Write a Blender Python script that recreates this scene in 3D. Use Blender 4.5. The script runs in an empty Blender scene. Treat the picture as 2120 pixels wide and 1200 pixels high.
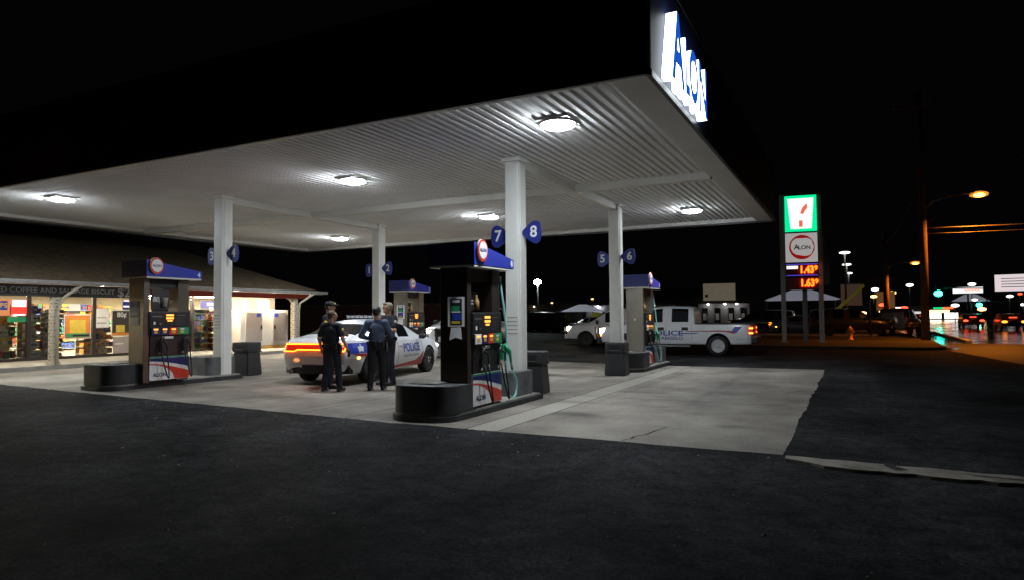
import bpy, bmesh, math, random
from math import sin, cos, pi, radians, sqrt
from mathutils import Vector, Matrix, Euler
from mathutils.bvhtree import BVHTree
random.seed(7)
S = bpy.context.scene
COL = S.collection
# ---------------------------------------------------------------- camera
cam = bpy.data.cameras.new('camera'); cam.sensor_width = 36; cam.lens = 1382.75 / 2120 * 36
cam.clip_start = .05; cam.clip_end = 2000
camo = bpy.data.objects.new('camera', cam); COL.objects.link(camo)
_y, _p, _r = .47199, .038926, -.008339
_f = Vector((-sin(_y) * cos(_p), cos(_y) * cos(_p), sin(_p))); _rt = Vector((cos(_y), sin(_y), 0)); _u = _rt.cross(_f)
_r2 = cos(_r) * _rt + sin(_r) * _u; _u2 = -sin(_r) * _rt + cos(_r) * _u
camo.matrix_world = Matrix.Translation((2.1508, -7.7601, 1.57)) @ Matrix((_r2, _u2, -_f)).transposed().to_4x4()
S.camera = camo
# ---------------------------------------------------------------- night sky, exposure
S.view_settings.view_transform = 'Standard'; S.view_settings.look = 'None'
S.view_settings.exposure = 0; S.view_settings.gamma = 1
w = bpy.data.worlds.new('World'); S.world = w; w.use_nodes = True
bg = w.node_tree.nodes['Background']
bg.inputs[0].default_value = (.0022, .0021, .0030, 1); bg.inputs[1].default_value = .4
S.cycles.max_bounces = 6; S.cycles.diffuse_bounces = 4; S.cycles.glossy_bounces = 3; S.cycles.transmission_bounces = 4
S.cycles.sample_clamp_indirect = 3; S.cycles.caustics_reflective = False; S.cycles.caustics_refractive = False
LED = 225.0

# ---------------------------------------------------------------- materials
def mat(name, col, rough=.5, metal=0, var=.12, scale=9, bump=0, bscale=200, spec=None, coat=0, em=None, es=0, alpha=None):
    m = bpy.data.materials.new(name); m.use_nodes = True
    nt = m.node_tree; b = nt.nodes['Principled BSDF']
    b.inputs['Roughness'].default_value = rough; b.inputs['Metallic'].default_value = metal
    c = tuple(col) + (1,)
    if spec is not None: b.inputs['Specular IOR Level'].default_value = spec
    if coat: b.inputs['Coat Weight'].default_value = coat; b.inputs['Coat Roughness'].default_value = .06
    if var:
        tc = nt.nodes.new('ShaderNodeTexCoord'); n = nt.nodes.new('ShaderNodeTexNoise')
        n.inputs['Scale'].default_value = scale; n.inputs['Detail'].default_value = 6
        nt.links.new(tc.outputs['Object'], n.inputs['Vector'])
        r = nt.nodes.new('ShaderNodeMapRange'); r.inputs[1].default_value = .3; r.inputs[2].default_value = .7
        r.inputs[3].default_value = 1 - var; r.inputs[4].default_value = 1 + var
        nt.links.new(n.outputs['Fac'], r.inputs[0])
        mx = nt.nodes.new('ShaderNodeMix'); mx.data_type = 'RGBA'; mx.blend_type = 'MULTIPLY'; mx.inputs[0].default_value = 1
        mx.inputs[6].default_value = c
        nt.links.new(r.outputs[0], mx.inputs[7]); nt.links.new(mx.outputs[2], b.inputs['Base Color'])
    else: b.inputs['Base Color'].default_value = c
    if bump:
        tc = nt.nodes.new('ShaderNodeTexCoord'); n2 = nt.nodes.new('ShaderNodeTexNoise'); n2.inputs['Scale'].default_value = bscale
        nt.links.new(tc.outputs['Object'], n2.inputs['Vector'])
        bp = nt.nodes.new('ShaderNodeBump'); bp.inputs['Strength'].default_value = bump; bp.inputs['Distance'].default_value = .02
        nt.links.new(n2.outputs['Fac'], bp.inputs['Height']); nt.links.new(bp.outputs[0], b.inputs['Normal'])
    if em:
        b.inputs['Emission Color'].default_value = tuple(em) + (1,); b.inputs['Emission Strength'].default_value = es
    return m
def glow(name, col, s): return mat(name, (.02, .02, .02), .5, var=0, em=col, es=s)
def glassm(name, tint=(.9, .95, .95)):
    m = bpy.data.materials.new(name); m.use_nodes = True; nt = m.node_tree
    nt.nodes.remove(nt.nodes['Principled BSDF']); o = nt.nodes['Material Output']
    t = nt.nodes.new('ShaderNodeBsdfTransparent'); t.inputs[0].default_value = tuple(tint) + (1,)
    g = nt.nodes.new('ShaderNodeBsdfGlossy'); g.inputs['Roughness'].default_value = .03
    fr = nt.nodes.new('ShaderNodeFresnel'); fr.inputs[0].default_value = 1.45
    mx = nt.nodes.new('ShaderNodeMixShader')
    nt.links.new(fr.outputs[0], mx.inputs[0]); nt.links.new(t.outputs[0], mx.inputs[1]); nt.links.new(g.outputs[0], mx.inputs[2])
    nt.links.new(mx.outputs[0], o.inputs[0]); return m

def ground_mat(name, c1, c2, rough, patch=.25, fine=180, spots=(), lines=0, rlo=None, bump=.4, spec=.4, bands=None, fc=(.6, 1.4), mid=False):
    m = bpy.data.materials.new(name); m.use_nodes = True; nt = m.node_tree; b = nt.nodes['Principled BSDF']; L = nt.links.new
    N = nt.nodes.new
    tc = N('ShaderNodeTexCoord'); V = tc.outputs['Object']
    big = N('ShaderNodeTexNoise'); big.inputs['Scale'].default_value = patch; big.inputs['Detail'].default_value = 8; big.inputs['Roughness'].default_value = .62; L(V, big.inputs['Vector'])
    fn = N('ShaderNodeTexNoise'); fn.inputs['Scale'].default_value = fine; fn.inputs['Detail'].default_value = 7; fn.inputs['Roughness'].default_value = .7; L(V, fn.inputs['Vector'])
    r1 = N('ShaderNodeMapRange'); r1.inputs[1].default_value = .34; r1.inputs[2].default_value = .66; L(big.outputs['Fac'], r1.inputs[0])
    mx = N('ShaderNodeMix'); mx.data_type = 'RGBA'; mx.inputs[6].default_value = tuple(c1) + (1,); mx.inputs[7].default_value = tuple(c2) + (1,)
    L(r1.outputs[0], mx.inputs[0])
    r2 = N('ShaderNodeMapRange'); r2.inputs[1].default_value = .25; r2.inputs[2].default_value = .75; r2.inputs[3].default_value = fc[0]; r2.inputs[4].default_value = fc[1]; L(fn.outputs['Fac'], r2.inputs[0])
    m2 = N('ShaderNodeMix'); m2.data_type = 'RGBA'; m2.blend_type = 'MULTIPLY'; m2.inputs[0].default_value = 1
    L(mx.outputs[2], m2.inputs[6]); L(r2.outputs[0], m2.inputs[7])
    out = m2.outputs[2]
    if mid:
        mn = N('ShaderNodeTexNoise'); mn.inputs['Scale'].default_value = 4.5; mn.inputs['Detail'].default_value = 10; mn.inputs['Roughness'].default_value = .8; L(V, mn.inputs['Vector'])
        rm = N('ShaderNodeMapRange'); rm.inputs[1].default_value = .36; rm.inputs[2].default_value = .64; rm.inputs[3].default_value = .45; rm.inputs[4].default_value = 1.6; L(mn.outputs['Fac'], rm.inputs[0])
        m5 = N('ShaderNodeMix'); m5.data_type = 'RGBA'; m5.blend_type = 'MULTIPLY'; m5.inputs[0].default_value = 1; L(out, m5.inputs[6]); L(rm.outputs[0], m5.inputs[7]); out = m5.outputs[2]
    for (x, y, rx, ry, k) in spots:       # stains of their own shape
        mp = N('ShaderNodeMapping'); mp.inputs['Location'].default_value = (-x / rx, -y / ry, 0); mp.inputs['Scale'].default_value = (1 / rx, 1 / ry, 0); L(V, mp.inputs['Vector'])
        ad = N('ShaderNodeVectorMath'); ad.operation = 'MULTIPLY_ADD'; L(big.outputs['Color'], ad.inputs[0]); ad.inputs[1].default_value = (1.2, 1.2, 0); L(mp.outputs[0], ad.inputs[2])
        sb = N('ShaderNodeVectorMath'); sb.operation = 'SUBTRACT'; L(ad.outputs[0], sb.inputs[0]); sb.inputs[1].default_value = (.6, .6, 0)
        ln = N('ShaderNodeVectorMath'); ln.operation = 'LENGTH'; L(sb.outputs[0], ln.inputs[0])
        rr = N('ShaderNodeMapRange'); rr.inputs[1].default_value = .35; rr.inputs[2].default_value = 1; rr.inputs[3].default_value = k; rr.inputs[4].default_value = 1; L(ln.outputs['Value'], rr.inputs[0])
        m3 = N('ShaderNodeMix'); m3.data_type = 'RGBA'; m3.blend_type = 'MULTIPLY'; m3.inputs[0].default_value = 1
        L(out, m3.inputs[6]); L(rr.outputs[0], m3.inputs[7]); out = m3.outputs[2]
    if bands:                              # tyre-worn tracks running along Y
        wv = N('ShaderNodeTexNoise'); wv.inputs['Scale'].default_value = 1; wv.inputs['Detail'].default_value = 5
        mp = N('ShaderNodeMapping'); mp.inputs['Scale'].default_value = bands; mp.inputs['Rotation'].default_value = (0, 0, .12); L(V, mp.inputs['Vector']); L(mp.outputs[0], wv.inputs['Vector'])
        rr = N('ShaderNodeMapRange'); rr.inputs[1].default_value = .35; rr.inputs[2].default_value = .65; rr.inputs[3].default_value = .72; rr.inputs[4].default_value = 1.25; L(wv.outputs['Fac'], rr.inputs[0])
        m3 = N('ShaderNodeMix'); m3.data_type = 'RGBA'; m3.blend_type = 'MULTIPLY'; m3.inputs[0].default_value = 1
        L(out, m3.inputs[6]); L(rr.outputs[0], m3.inputs[7]); out = m3.outputs[2]
    L(out, b.inputs['Base Color'])
    if rlo is not None:
        r4 = N('ShaderNodeMapRange'); r4.inputs[1].default_value = .35; r4.inputs[2].default_value = .65; r4.inputs[3].default_value = rlo; r4.inputs[4].default_value = rough
        L(big.outputs['Fac'], r4.inputs[0]); L(r4.outputs[0], b.inputs['Roughness'])
    else: b.inputs['Roughness'].default_value = rough
    b.inputs['Specular IOR Level'].default_value = spec
    bp = N('ShaderNodeBump'); bp.inputs['Strength'].default_value = bump; bp.inputs['Distance'].default_value = .01
    L(fn.outputs['Fac'], bp.inputs['Height']); L(bp.outputs[0], b.inputs['Normal'])
    return m

M = {}
M['white_paint'] = mat('white_paint', (.74, .73, .68), .45, var=.06, scale=1.2)
M['col_paint'] = mat('column_paint', (.82, .82, .77), .4, var=.06, scale=2)
M['deck'] = mat('deck_paint', (.86, .86, .84), .8, var=.06, scale=.9, spec=.12)
M['navy_fascia'] = mat('navy_fascia', (.012, .016, .055), .55, var=.1, scale=1, spec=.12)
M['red_fascia'] = mat('red_fascia', (.075, .009, .008), .6, var=.1, scale=1, spec=.1)
M['signblue'] = mat('number_sign_blue', (.018, .03, .22), .4, var=.06)
M['blue'] = mat('blue_panel', (.028, .045, .36), .35, var=.08, scale=4)
M['navy'] = mat('navy_panel', (.012, .02, .13), .4, var=.08, scale=4)
M['red'] = mat('red_panel', (.62, .045, .025), .4, var=.06, scale=4)
M['green'] = mat('green_panel', (.02, .30, .13), .4, var=.06, scale=4)
M['white'] = mat('white_panel', (.78, .78, .76), .4, var=.04, scale=5)
M['black'] = mat('black_plastic', (.012, .012, .013), .42, var=.2, scale=12)
M['darkpanel'] = mat('dark_panel', (.022, .021, .022), .4, var=.2, scale=10)
M['steel'] = mat('brushed_steel', (.34, .31, .26), .38, metal=.85, var=.12, scale=3)
M['steel_dark'] = mat('dark_steel', (.19, .165, .135), .36, metal=.8, var=.2, scale=3)  # darker copy of the brushed steel, for one pump's cabinet
M['bronze'] = mat('dark_bronze', (.05, .038, .032), .35, metal=.3, var=.2, scale=3)
M['chrome'] = mat('chrome', (.75, .75, .75), .12, metal=1, var=0)
M['grey_metal'] = mat('grey_metal', (.25, .25, .25), .4, metal=.7, var=.1)
M['charcoal'] = mat('charcoal_paint', (.032, .033, .036), .55, var=.45, scale=4)
M['charcoal2'] = mat('slate_paint', (.11, .115, .12), .6, var=.35, scale=4)
M['trash'] = mat('trash_plastic', (.03, .031, .033), .5, var=.2, scale=8, bump=.2, bscale=90)
M['conc'] = mat('island_concrete', (.36, .34, .29), .8, var=.25, scale=3)
M['rubber'] = mat('tyre_rubber', (.008, .008, .008), .7, var=.2, scale=30)
M['rim'] = mat('rim_silver', (.55, .55, .55), .35, metal=.25, var=.05)
M['rim_dark'] = mat('rim_black', (.03, .03, .03), .3, metal=.5, var=.05)
M['carwhite'] = mat('car_white', (.84, .85, .87), .3, var=.03, scale=2, coat=.6)
M['cardark'] = mat('car_dark_grey', (.03, .03, .033), .3, var=.06, scale=2, coat=.6)
M['carsilver'] = mat('car_silver', (.28, .28, .29), .3, metal=.4, var=.06, scale=2, coat=.6)
M['carglass'] = mat('car_glass', (.008, .009, .011), .06, var=0, spec=.6)
M['dec_blue'] = mat('decal_blue', (.03, .06, .42), .35, var=.03)
M['dec_red'] = mat('decal_red', (.42, .03, .03), .35, var=.03)
M['dec_grey'] = mat('decal_grey', (.06, .06, .08), .4, var=.03)
M['led'] = glow('led_lens', (.86, .93, 1.0), LED)
M['amber'] = glow('amber_display', (1, .36, .05), 2.6)
M['ledred'] = glow('red_led', (1, .085, .006), 7)
M['redglow'] = glow('red_glow', (1, .03, .015), 4)
M['tail'] = glow('tail_lamp', (1, .17, .008), 9)
M['tailred'] = mat('tail_red', (.3, .01, .01), .2, var=0, em=(1, .03, .01), es=.45)
M['tailoff'] = mat('tail_lens_off', (.25, .012, .012), .2, var=0)
M['orange'] = glow('orange_lamp', (1, .42, .08), 8)
M['head'] = glow('head_lamp', (1, .84, .62), 55)
M['sodium'] = glow('sodium_lamp', (1, .46, .07), 9)
M['halo_bowl'] = mat('sodium_halo', (.3, .12, .02), .3, var=0, em=(1, .36, .03), es=.95)  # orange glow painted on as the lamp's halo
M['flood'] = glow('flood_lamp', (.85, 1, .9), 160)
M['farwhite'] = glow('far_white_lamp', (1, .95, .85), 3)
M['farwarm'] = glow('far_warm_lamp', (1, .6, .2), 4)
M['farred'] = glow('far_red_lamp', (1, .06, .02), 5)
M['farorange'] = glow('far_orange_lamp', (1, .22, .02), 6)
M['fargreen'] = glow('far_green_lamp', (.02, 1, .72), 22)
M['farpanel'] = glow('lit_panel', (1, .86, .88), .75)
M['signwhite'] = glow('sign_white', (1, 1, .97), 1.05)
M['signgreen'] = glow('sign_green', (.0, .85, .32), 1.1)
M['signred'] = glow('sign_red', (1, .16, .1), .85)
M['signsoft'] = mat('sign_soft_white', (.7, .7, .7), .4, var=.05, em=(1, .97, .95), es=.33)
M['signsoftred'] = mat('sign_soft_red', (.45, .02, .02), .4, var=.05, em=(1, .02, .02), es=.22)
M['letterface'] = glow('letter_face', (.01, .10, .62), .9)
M['letterside'] = glow('letter_side', (.86, .95, 1), 7)
M['skin'] = mat('skin', (.42, .23, .15), .5, var=.08, scale=30)
M['navycloth'] = mat('navy_cloth', (.006, .007, .015), .85, var=.2, scale=14, bump=.25, bscale=60)
M['bluecloth'] = mat('slate_blue_cloth', (.060, .085, .14), .85, var=.18, scale=14, bump=.25, bscale=60)
M['blackcloth'] = mat('black_cloth', (.005, .005, .008), .85, var=.2, scale=14, bump=.25, bscale=60)
M['leather'] = mat('black_leather', (.008, .008, .008), .3, var=.1)
M['hairbrown'] = mat('hair_brown', (.08, .05, .03), .7, var=.2, scale=60)
M['hairgrey'] = mat('hair_grey', (.24, .20, .15), .7, var=.2, scale=60)
M['hairblack'] = mat('hair_black', (.012, .011, .011), .6, var=.2, scale=60)
M['yellow'] = mat('yellow_patch', (.7, .5, .06), .6, var=.05)
M['roof'] = mat('shingle_roof', (.13, .095, .056), .9, var=.35, scale=5, bump=.6, bscale=24)
M['storewall'] = mat('stucco_wall', (.62, .55, .42), .8, var=.1, scale=4, bump=.3, bscale=70)
M['innerwall'] = mat('inner_wall', (.62, .52, .37), .8, var=.1, scale=2)
M['innerfloor'] = mat('inner_floor', (.34, .27, .2), .4, var=.15, scale=3)
M['eave'] = mat('eave_metal', (.26, .25, .24), .5, var=.15)
M['redbeam'] = mat('red_beam', (.30, .035, .025), .5, var=.12)
M['banner'] = mat('banner_vinyl', (.035, .03, .03), .5, var=.1)
M['postpaint'] = mat('post_paint', (.62, .56, .44), .6, var=.1, scale=10)
M['postdark'] = mat('post_brick_gap', (.2, .16, .12), .8, var=.2)
M['frame'] = mat('window_frame', (.03, .024, .02), .4, var=.15)
M['glass'] = glassm('window_glass')
M['ceil'] = glow('store_ceiling_lamp', (1, .87, .66), 210)
M['porchlamp'] = glow('porch_lamp', (1, .84, .62), 800)
M['wood'] = mat('wood_base', (.55, .33, .1), .7, var=.2)
M['freezer'] = mat('freezer_white', (.78, .76, .72), .35, var=.04)
M['freezerdoor'] = mat('freezer_door_steel', (.42, .38, .37), .45, metal=.15, var=.06)
M['grass'] = ground_mat('dry_grass', (.022, .02, .010), (.045, .036, .018), .95, patch=1.5, fine=40, bump=1)
M['asphalt'] = ground_mat('asphalt', (.013, .0135, .0145), (.043, .0435, .0455), .75, patch=.5, fine=30, fc=(.1, 2.2), bump=1, spec=.02, bands=(.5, .06, 1), mid=True, spots=((0.4, -3.2, .5, .5, .75), (-3, -4.5, .9, .5, .8)))
M['dec_b2'] = None
M['apron'] = ground_mat('lightened_asphalt', (.022, .02, .018), (.055, .05, .045), .6, patch=.45, fine=25, fc=(.5, 1.5), bump=.6, spec=.3, bands=(.5, .1, 1))  # asphalt lightened to carry the orange pool under the street lamp
M['wet'] = ground_mat('wet_asphalt', (.014, .014, .015), (.024, .024, .025), .20, patch=.35, fine=60, rlo=.055, bump=.18, spec=.7, bands=(.35, .03, 1))
M['slab'] = ground_mat('slab_concrete', (.165, .144, .120), (.38, .345, .292), .72, patch=.7, fine=30, fc=(.72, 1.28), bump=.35,
    spots=((-1.95, 2.2, .62, .34, .45), (-1.6, 5.6, .9, .25, .6), (-.9, 3.6, .5, .2, .72), (-5.4, 8.4, 1.1, .5, .45), (-4.9, 7.2, .5, .3, .6), (-7.6, 5.0, 1.2, 1.6, .62), (-8.2, 1.7, 1.5, .5, .78), (0, 9.5, 1.2, .8, .8), (-10, 2.3, .5, .5, .7), (-2.0, 8, .16, 4.5, .78), (-.45, 7.5, .15, 5.0, .8), (-6.2, 4, .16, 3.8, .74), (-7.7, 3.6, .16, 3.4, .76), (.6, 2.0, .35, .2, .6), (-2.3, 1.4, .3, .2, .6), (-13.9, 3.4, .7, 1.5, .7)), bands=(.45, .08, 1))
M['slab_light'] = ground_mat('slab_concrete_light', (.37, .345, .29), (.46, .43, .37), .75, patch=.6, fine=40, bump=.3)
M['kerb'] = ground_mat('kerb_concrete', (.20, .18, .15), (.46, .42, .35), .85, patch=2.2, fine=70, bump=.6)
M['crack'] = mat('crack_dirt', (.03, .028, .026), .9, var=.2)

# ---------------------------------------------------------------- mesh builder
class MB:
    def __init__(s): s.bm = bmesh.new(); s.mats = []
    def mi(s, m):
        if m not in s.mats: s.mats.append(m)
        return s.mats.index(m)
    def _set(s, faces, m):
        i = s.mi(m)
        for f in faces: f.material_index = i
    def box(s, x0, x1, y0, y1, z0, z1, m, bev=0, seg=2):
        b = bmesh.new(); bmesh.ops.create_cube(b, size=1)
        bmesh.ops.transform(b, matrix=Matrix.Translation(((x0 + x1) / 2, (y0 + y1) / 2, (z0 + z1) / 2)) @ Matrix.Diagonal((x1 - x0, y1 - y0, z1 - z0, 1)), verts=b.verts)
        if bev: bmesh.ops.bevel(b, geom=b.edges[:] , offset=bev, segments=seg, affect='EDGES', profile=.6)
        s.merge(b, m); return s
    def merge(s, b, m, mx=None):
        if mx is not None: bmesh.ops.transform(b, matrix=mx, verts=b.verts)
        i = s.mi(m); vm = {}
        for v in b.verts: vm[v] = s.bm.verts.new(v.co)
        for f in b.faces:
            try: g = s.bm.faces.new([vm[v] for v in f.verts]); g.material_index = i; g.smooth = f.smooth
            except ValueError: pass
        b.free()
    def poly(s, pts, m):
        f = s.bm.faces.new([s.bm.verts.new(p) for p in pts]); f.material_index = s.mi(m); return f
    def prism(s, pts, d, m):           # pts: 3-D outline, d: extrusion vector
        d = Vector(d); a = [s.bm.verts.new(p) for p in pts]; b = [s.bm.verts.new(Vector(p) + d) for p in pts]
        i = s.mi(m); n = len(a); fs = [s.bm.faces.new(a[::-1]), s.bm.faces.new(b)]
        for k in range(n): fs.append(s.bm.faces.new([a[k], a[(k + 1) % n], b[(k + 1) % n], b[k]]))
        for f in fs: f.material_index = i
        return s
    def tube(s, pts, r, m, n=8, cap=True):
        pts = [Vector(p) for p in pts]; rs = r if isinstance(r, (list, tuple)) else [r] * len(pts); rings = []
        i = s.mi(m); prev = None
        for k, p in enumerate(pts):
            t = (pts[min(k + 1, len(pts) - 1)] - pts[max(k - 1, 0)]).normalized()
            if prev is None: a = t.orthogonal().normalized()
            else:
                a = prev - t * prev.dot(t)
                a = a.normalized() if a.length > 1e-6 else t.orthogonal().normalized()
            prev = a; b = t.cross(a)
            rings.append([s.bm.verts.new(p + rs[k] * (a * cos(2 * pi * j / n) + b * sin(2 * pi * j / n))) for j in range(n)])
        for k in range(len(rings) - 1):
            for j in range(n):
                f = s.bm.faces.new([rings[k][j], rings[k][(j + 1) % n], rings[k + 1][(j + 1) % n], rings[k + 1][j]]); f.material_index = i; f.smooth = True
        if cap:
            for rg in (rings[0][::-1], rings[-1]): s.bm.faces.new(rg).material_index = i
        return s
    def lathe(s, prof, m, o=(0, 0, 0), n=24, axis='z', sx=1, sy=1, caps=True):   # prof: list (r, h)
        i = s.mi(m); o = Vector(o); rings = []
        for r, h in prof:
            rg = []
            for j in range(n):
                a = 2 * pi * j / n; u, v = r * cos(a) * sx, r * sin(a) * sy
                q = (u, v, h) if axis == 'z' else ((h, u, v) if axis == 'x' else (v, h, u))
                rg.append(s.bm.verts.new(o + Vector(q)))
            rings.append(rg)
        for k in range(len(rings) - 1):
            for j in range(n):
                f = s.bm.faces.new([rings[k][j], rings[k][(j + 1) % n], rings[k + 1][(j + 1) % n], rings[k + 1][j]]); f.material_index = i; f.smooth = True
        if caps: s.bm.faces.new(rings[0][::-1]).material_index = i; s.bm.faces.new(rings[-1]).material_index = i
        return s
    def ell(s, c, r, m, mx=None, sub=2):
        b = bmesh.new(); bmesh.ops.create_icosphere(b, subdivisions=sub, radius=1)
        for f in b.faces: f.smooth = True
        T = Matrix.Translation(c)
        if mx is not None: T = T @ mx.to_4x4()
        s.merge(b, m, T @ Matrix.Diagonal((r[0], r[1], r[2], 1))); return s
    def limb(s, p0, p1, r0, r1, m, n=10):
        s.ell(p0, (r0,) * 3, m, sub=2); s.ell(p1, (r1,) * 3, m, sub=2); s.tube([p0, p1], [r0, r1], m, n)
    def build(s, name, parent=None, loc=None, rotz=0, sharp=None, normals=True):
        me = bpy.data.meshes.new(name)
        if normals: bmesh.ops.recalc_face_normals(s.bm, faces=s.bm.faces)
        s.bm.to_mesh(me); s.bm.free()
        for m in s.mats: me.materials.append(m)
        if sharp: me.shade_smooth(); me.set_sharp_from_angle(angle=radians(sharp))
        o = bpy.data.objects.new(name, me); COL.objects.link(o)
        if parent: o.parent = parent
        if loc: o.location = loc
        if rotz: o.rotation_euler = (0, 0, rotz)
        return o
def tag(o, label, cat, group=None):
    o['label'] = label; o['category'] = cat
    if group: o['group'] = group
    return o
def thing(name, label, cat, loc=(0, 0, 0), rotz=0, group=None):
    o = bpy.data.objects.new(name, None); COL.objects.link(o); o.empty_display_size = .2
    o.location = loc; o.rotation_euler = (0, 0, rotz); return tag(o, label, cat, group)
def struct(o, k='structure'): o['kind'] = k; return o
def copy_tree(o, parent=None):
    c = o.copy(); COL.objects.link(c)
    if parent: c.parent = parent
    for ch in list(o.children): copy_tree(ch, c)
    return c
def realize(o, name=None):               # bake an object's modifiers into its mesh
    dg = bpy.context.evaluated_depsgraph_get(); dg.update()
    me = bpy.data.meshes.new_from_object(o.evaluated_get(dg)); o.modifiers.clear(); o.data = me; return o
def text(name, s, size, m, loc, rot, parent=None, ext=.002, bold=.0, align='CENTER', ms=None, xs=1, shear=0, fit=None):
    cu = bpy.data.curves.new(name, 'FONT'); cu.body = s; cu.size = size; cu.extrude = ext; cu.offset = bold * size
    cu.align_x = align; cu.align_y = 'CENTER'; cu.resolution_u = 3; cu.shear = shear
    o = bpy.data.objects.new(name, cu); COL.objects.link(o)
    dg = bpy.context.evaluated_depsgraph_get(); dg.update()
    me = bpy.data.meshes.new_from_object(o.evaluated_get(dg)); bpy.data.objects.remove(o)
    me.materials.clear(); me.materials.append(m)
    o = bpy.data.objects.new(name, me); COL.objects.link(o)
    if ms:
        me.materials.append(ms)
        for f in me.polygons:
            if abs(f.normal.z) < .5: f.material_index = 1
    if fit: xx_ = [v.co.x for v in me.vertices]; xs = fit / (max(xx_) - min(xx_))
    for v in me.vertices: v.co.x *= xs
    if parent: o.parent = parent
    o.location = loc; o.rotation_euler = rot; return o
PX = (pi / 2, 0, pi / 2)      # lettering that faces +X
MY = (pi / 2, 0, 0)           # lettering that faces -Y
MX = (pi / 2, 0, -pi / 2)     # lettering that faces -X
def arc(cx, cy, rx, ry, a0, a1, n=12): return [(cx + rx * cos(radians(a0 + (a1 - a0) * k / n)), cy + ry * sin(radians(a0 + (a1 - a0) * k / n))) for k in range(n + 1)]
def gz(x): return .013 * max(0, min(22, -4 - x))     # the lot rises gently towards the store

# ================================================================ SETTING
b = MB()
xs = [-400, -26, -4, 400]; ys = [-60, 700]
for i in range(3): b.poly([(xs[i], ys[0], gz(xs[i])), (xs[i + 1], ys[0], gz(xs[i + 1])), (xs[i + 1], ys[1], gz(xs[i + 1])), (xs[i], ys[1], gz(xs[i]))], M['asphalt'])
struct(b.build('ground'))
# concrete forecourt: panels with open joints
b = MB(); xb = [-18.3, -15.2, -12.9, -10.4, -8.0, -5.9, -4.9, -2.72, -2.22, 1.42]; yb = [.30, 4.55, 8.75, 12.9]
for i in range(len(xb) - 1):
    for j in range(len(yb) - 1):
        x0, x1 = xb[i] + .010, xb[i + 1] - .010; y0, y1 = yb[j] + .010, yb[j + 1] - .010
        y0b = y0
        mm = M['slab_light'] if i == 7 else M['slab']
        n = 10; pts = []
        for k in range(n + 1):
            x = x0 + (x1 - x0) * k / n
            pts.append((x, y0 + (random.uniform(-.03, .02) - .022 * (x + 1) * (1 if x > -4 else .4) * .6 if j == 0 else 0), gz(x) + .004))
        right = [(x1 + (random.uniform(-.012, .012) + .014 * sin(k * .19 + j * 2) + .006 * sin(k * .9 + j) if i == len(xb) - 2 else 0), y0 + (y1 - y0) * k / 40, gz(x1) + .004) for k in range(1, 41)]
        b.poly(pts + right + [(x0, y1, gz(x0) + .004)], mm)
struct(b.build('concrete_slab'))
b = MB()   # cracks in the forecourt
def crack(pts, wd):
    r = random.Random(3); P = []
    for (x0, y0), (x1, y1) in zip(pts, pts[1:]):
        for k in range(6): P.append((x0 + (x1 - x0) * k / 6 + r.uniform(-.03, .03), y0 + (y1 - y0) * k / 6 + r.uniform(-.03, .03)))
    for (x0, y0), (x1, y1) in zip(P, P[1:]):
        d = Vector((x1 - x0, y1 - y0)); nrm = Vector((-d.y, d.x)).normalized() * wd * r.uniform(.5, 1.2)
        b.poly([(x0 - nrm.x, y0 - nrm.y, gz(x0) + .008), (x1 - nrm.x, y1 - nrm.y, gz(x1) + .008), (x1 + nrm.x, y1 + nrm.y, gz(x1) + .008), (x0 + nrm.x, y0 + nrm.y, gz(x0) + .008)], M['crack'])
crack([(-.45, .34), (-.32, 1.0), (-.2, 1.7)], .016); crack([(.2, 5.2), (.9, 6.3), (1.3, 7.6)], .006)
struct(b.build('forecourt_crack'))
# broken concrete strip at the lot's edge
b = MB(); r = random.Random(5); top = []; bot = []
for k in range(40):
    x = 1.46 + k * .13
    top.append((x, .12 - .030 * (x - 1.46) - .002 * k + r.uniform(-.02, .02), .012)); bot.append((x, -.02 - .24 * min(1, (x - 1.4) / .5) - .03 * (x - 1.46) + r.uniform(-.035, .035), .012))
b.prism([(x, y, .002) for x, y, z in bot + top[::-1]], (0, 0, .032), M['kerb'])
struct(b.build('concrete_strip')); b = MB()
b.poly([(2.38, .13, .038), (2.47, .11, .038), (2.50, -.02, .038), (2.60, -.12, .038), (2.48, -.2, .038), (2.40, -.05, .038)], M['crack']); b.poly([(3.0, -.1, .038), (3.5, -.13, .038), (3.8, -.19, .038), (3.2, -.16, .038)], M['crack'])
struct(b.build('strip_dirt'))
# grass strip under the price sign, pavement beyond, street
b = MB(); pts = [(-16, 25.6), (-4, 25.4), (3.5, 25.0)] + arc(4.2, 26.6, 1.5, 1.7, -80, 10, 8) + [(5.8, 33), (4.5, 41), (-16, 41)]
b.prism([(x, y, .002) for x, y in pts], (0, 0, .12), M['grass']); struct(b.build('grass_verge'), 'structure')
b = MB(); b.prism([(-40, 45, .003), (3.6, 45, .003), (3.6, 47, .003), (-40, 47, .003)], (0, 0, .13), M['kerb']); struct(b.build('pavement'))
b = MB(); b.poly([(7.6, -50, .004), (26, -50, .004), (26, 640, .004), (7.6, 640, .004)], M['wet'])
b.poly([(5.9, 26, .0035), (7.6, 22, .0035), (7.6, 60, .0035), (5.6, 60, .0035)], M['wet']); struct(b.build('road'))
b = MB(); b.poly([(5.6, 25.1, .008), (5.9, 23, .008), (7.2, 12, .008), (9, 6, .008), (15, 6, .008), (15, 31, .008), (8, 33, .008), (6.4, 33, .008), (6.3, 27, .008)], M['apron']); struct(b.build('driveway'))
b = MB(); b.prism([(7.35, 34, .003), (7.6, 34, .003), (7.6, 400, .003), (7.35, 400, .003)], (0, 0, .13), M['kerb']); struct(b.build('kerb'))

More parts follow.
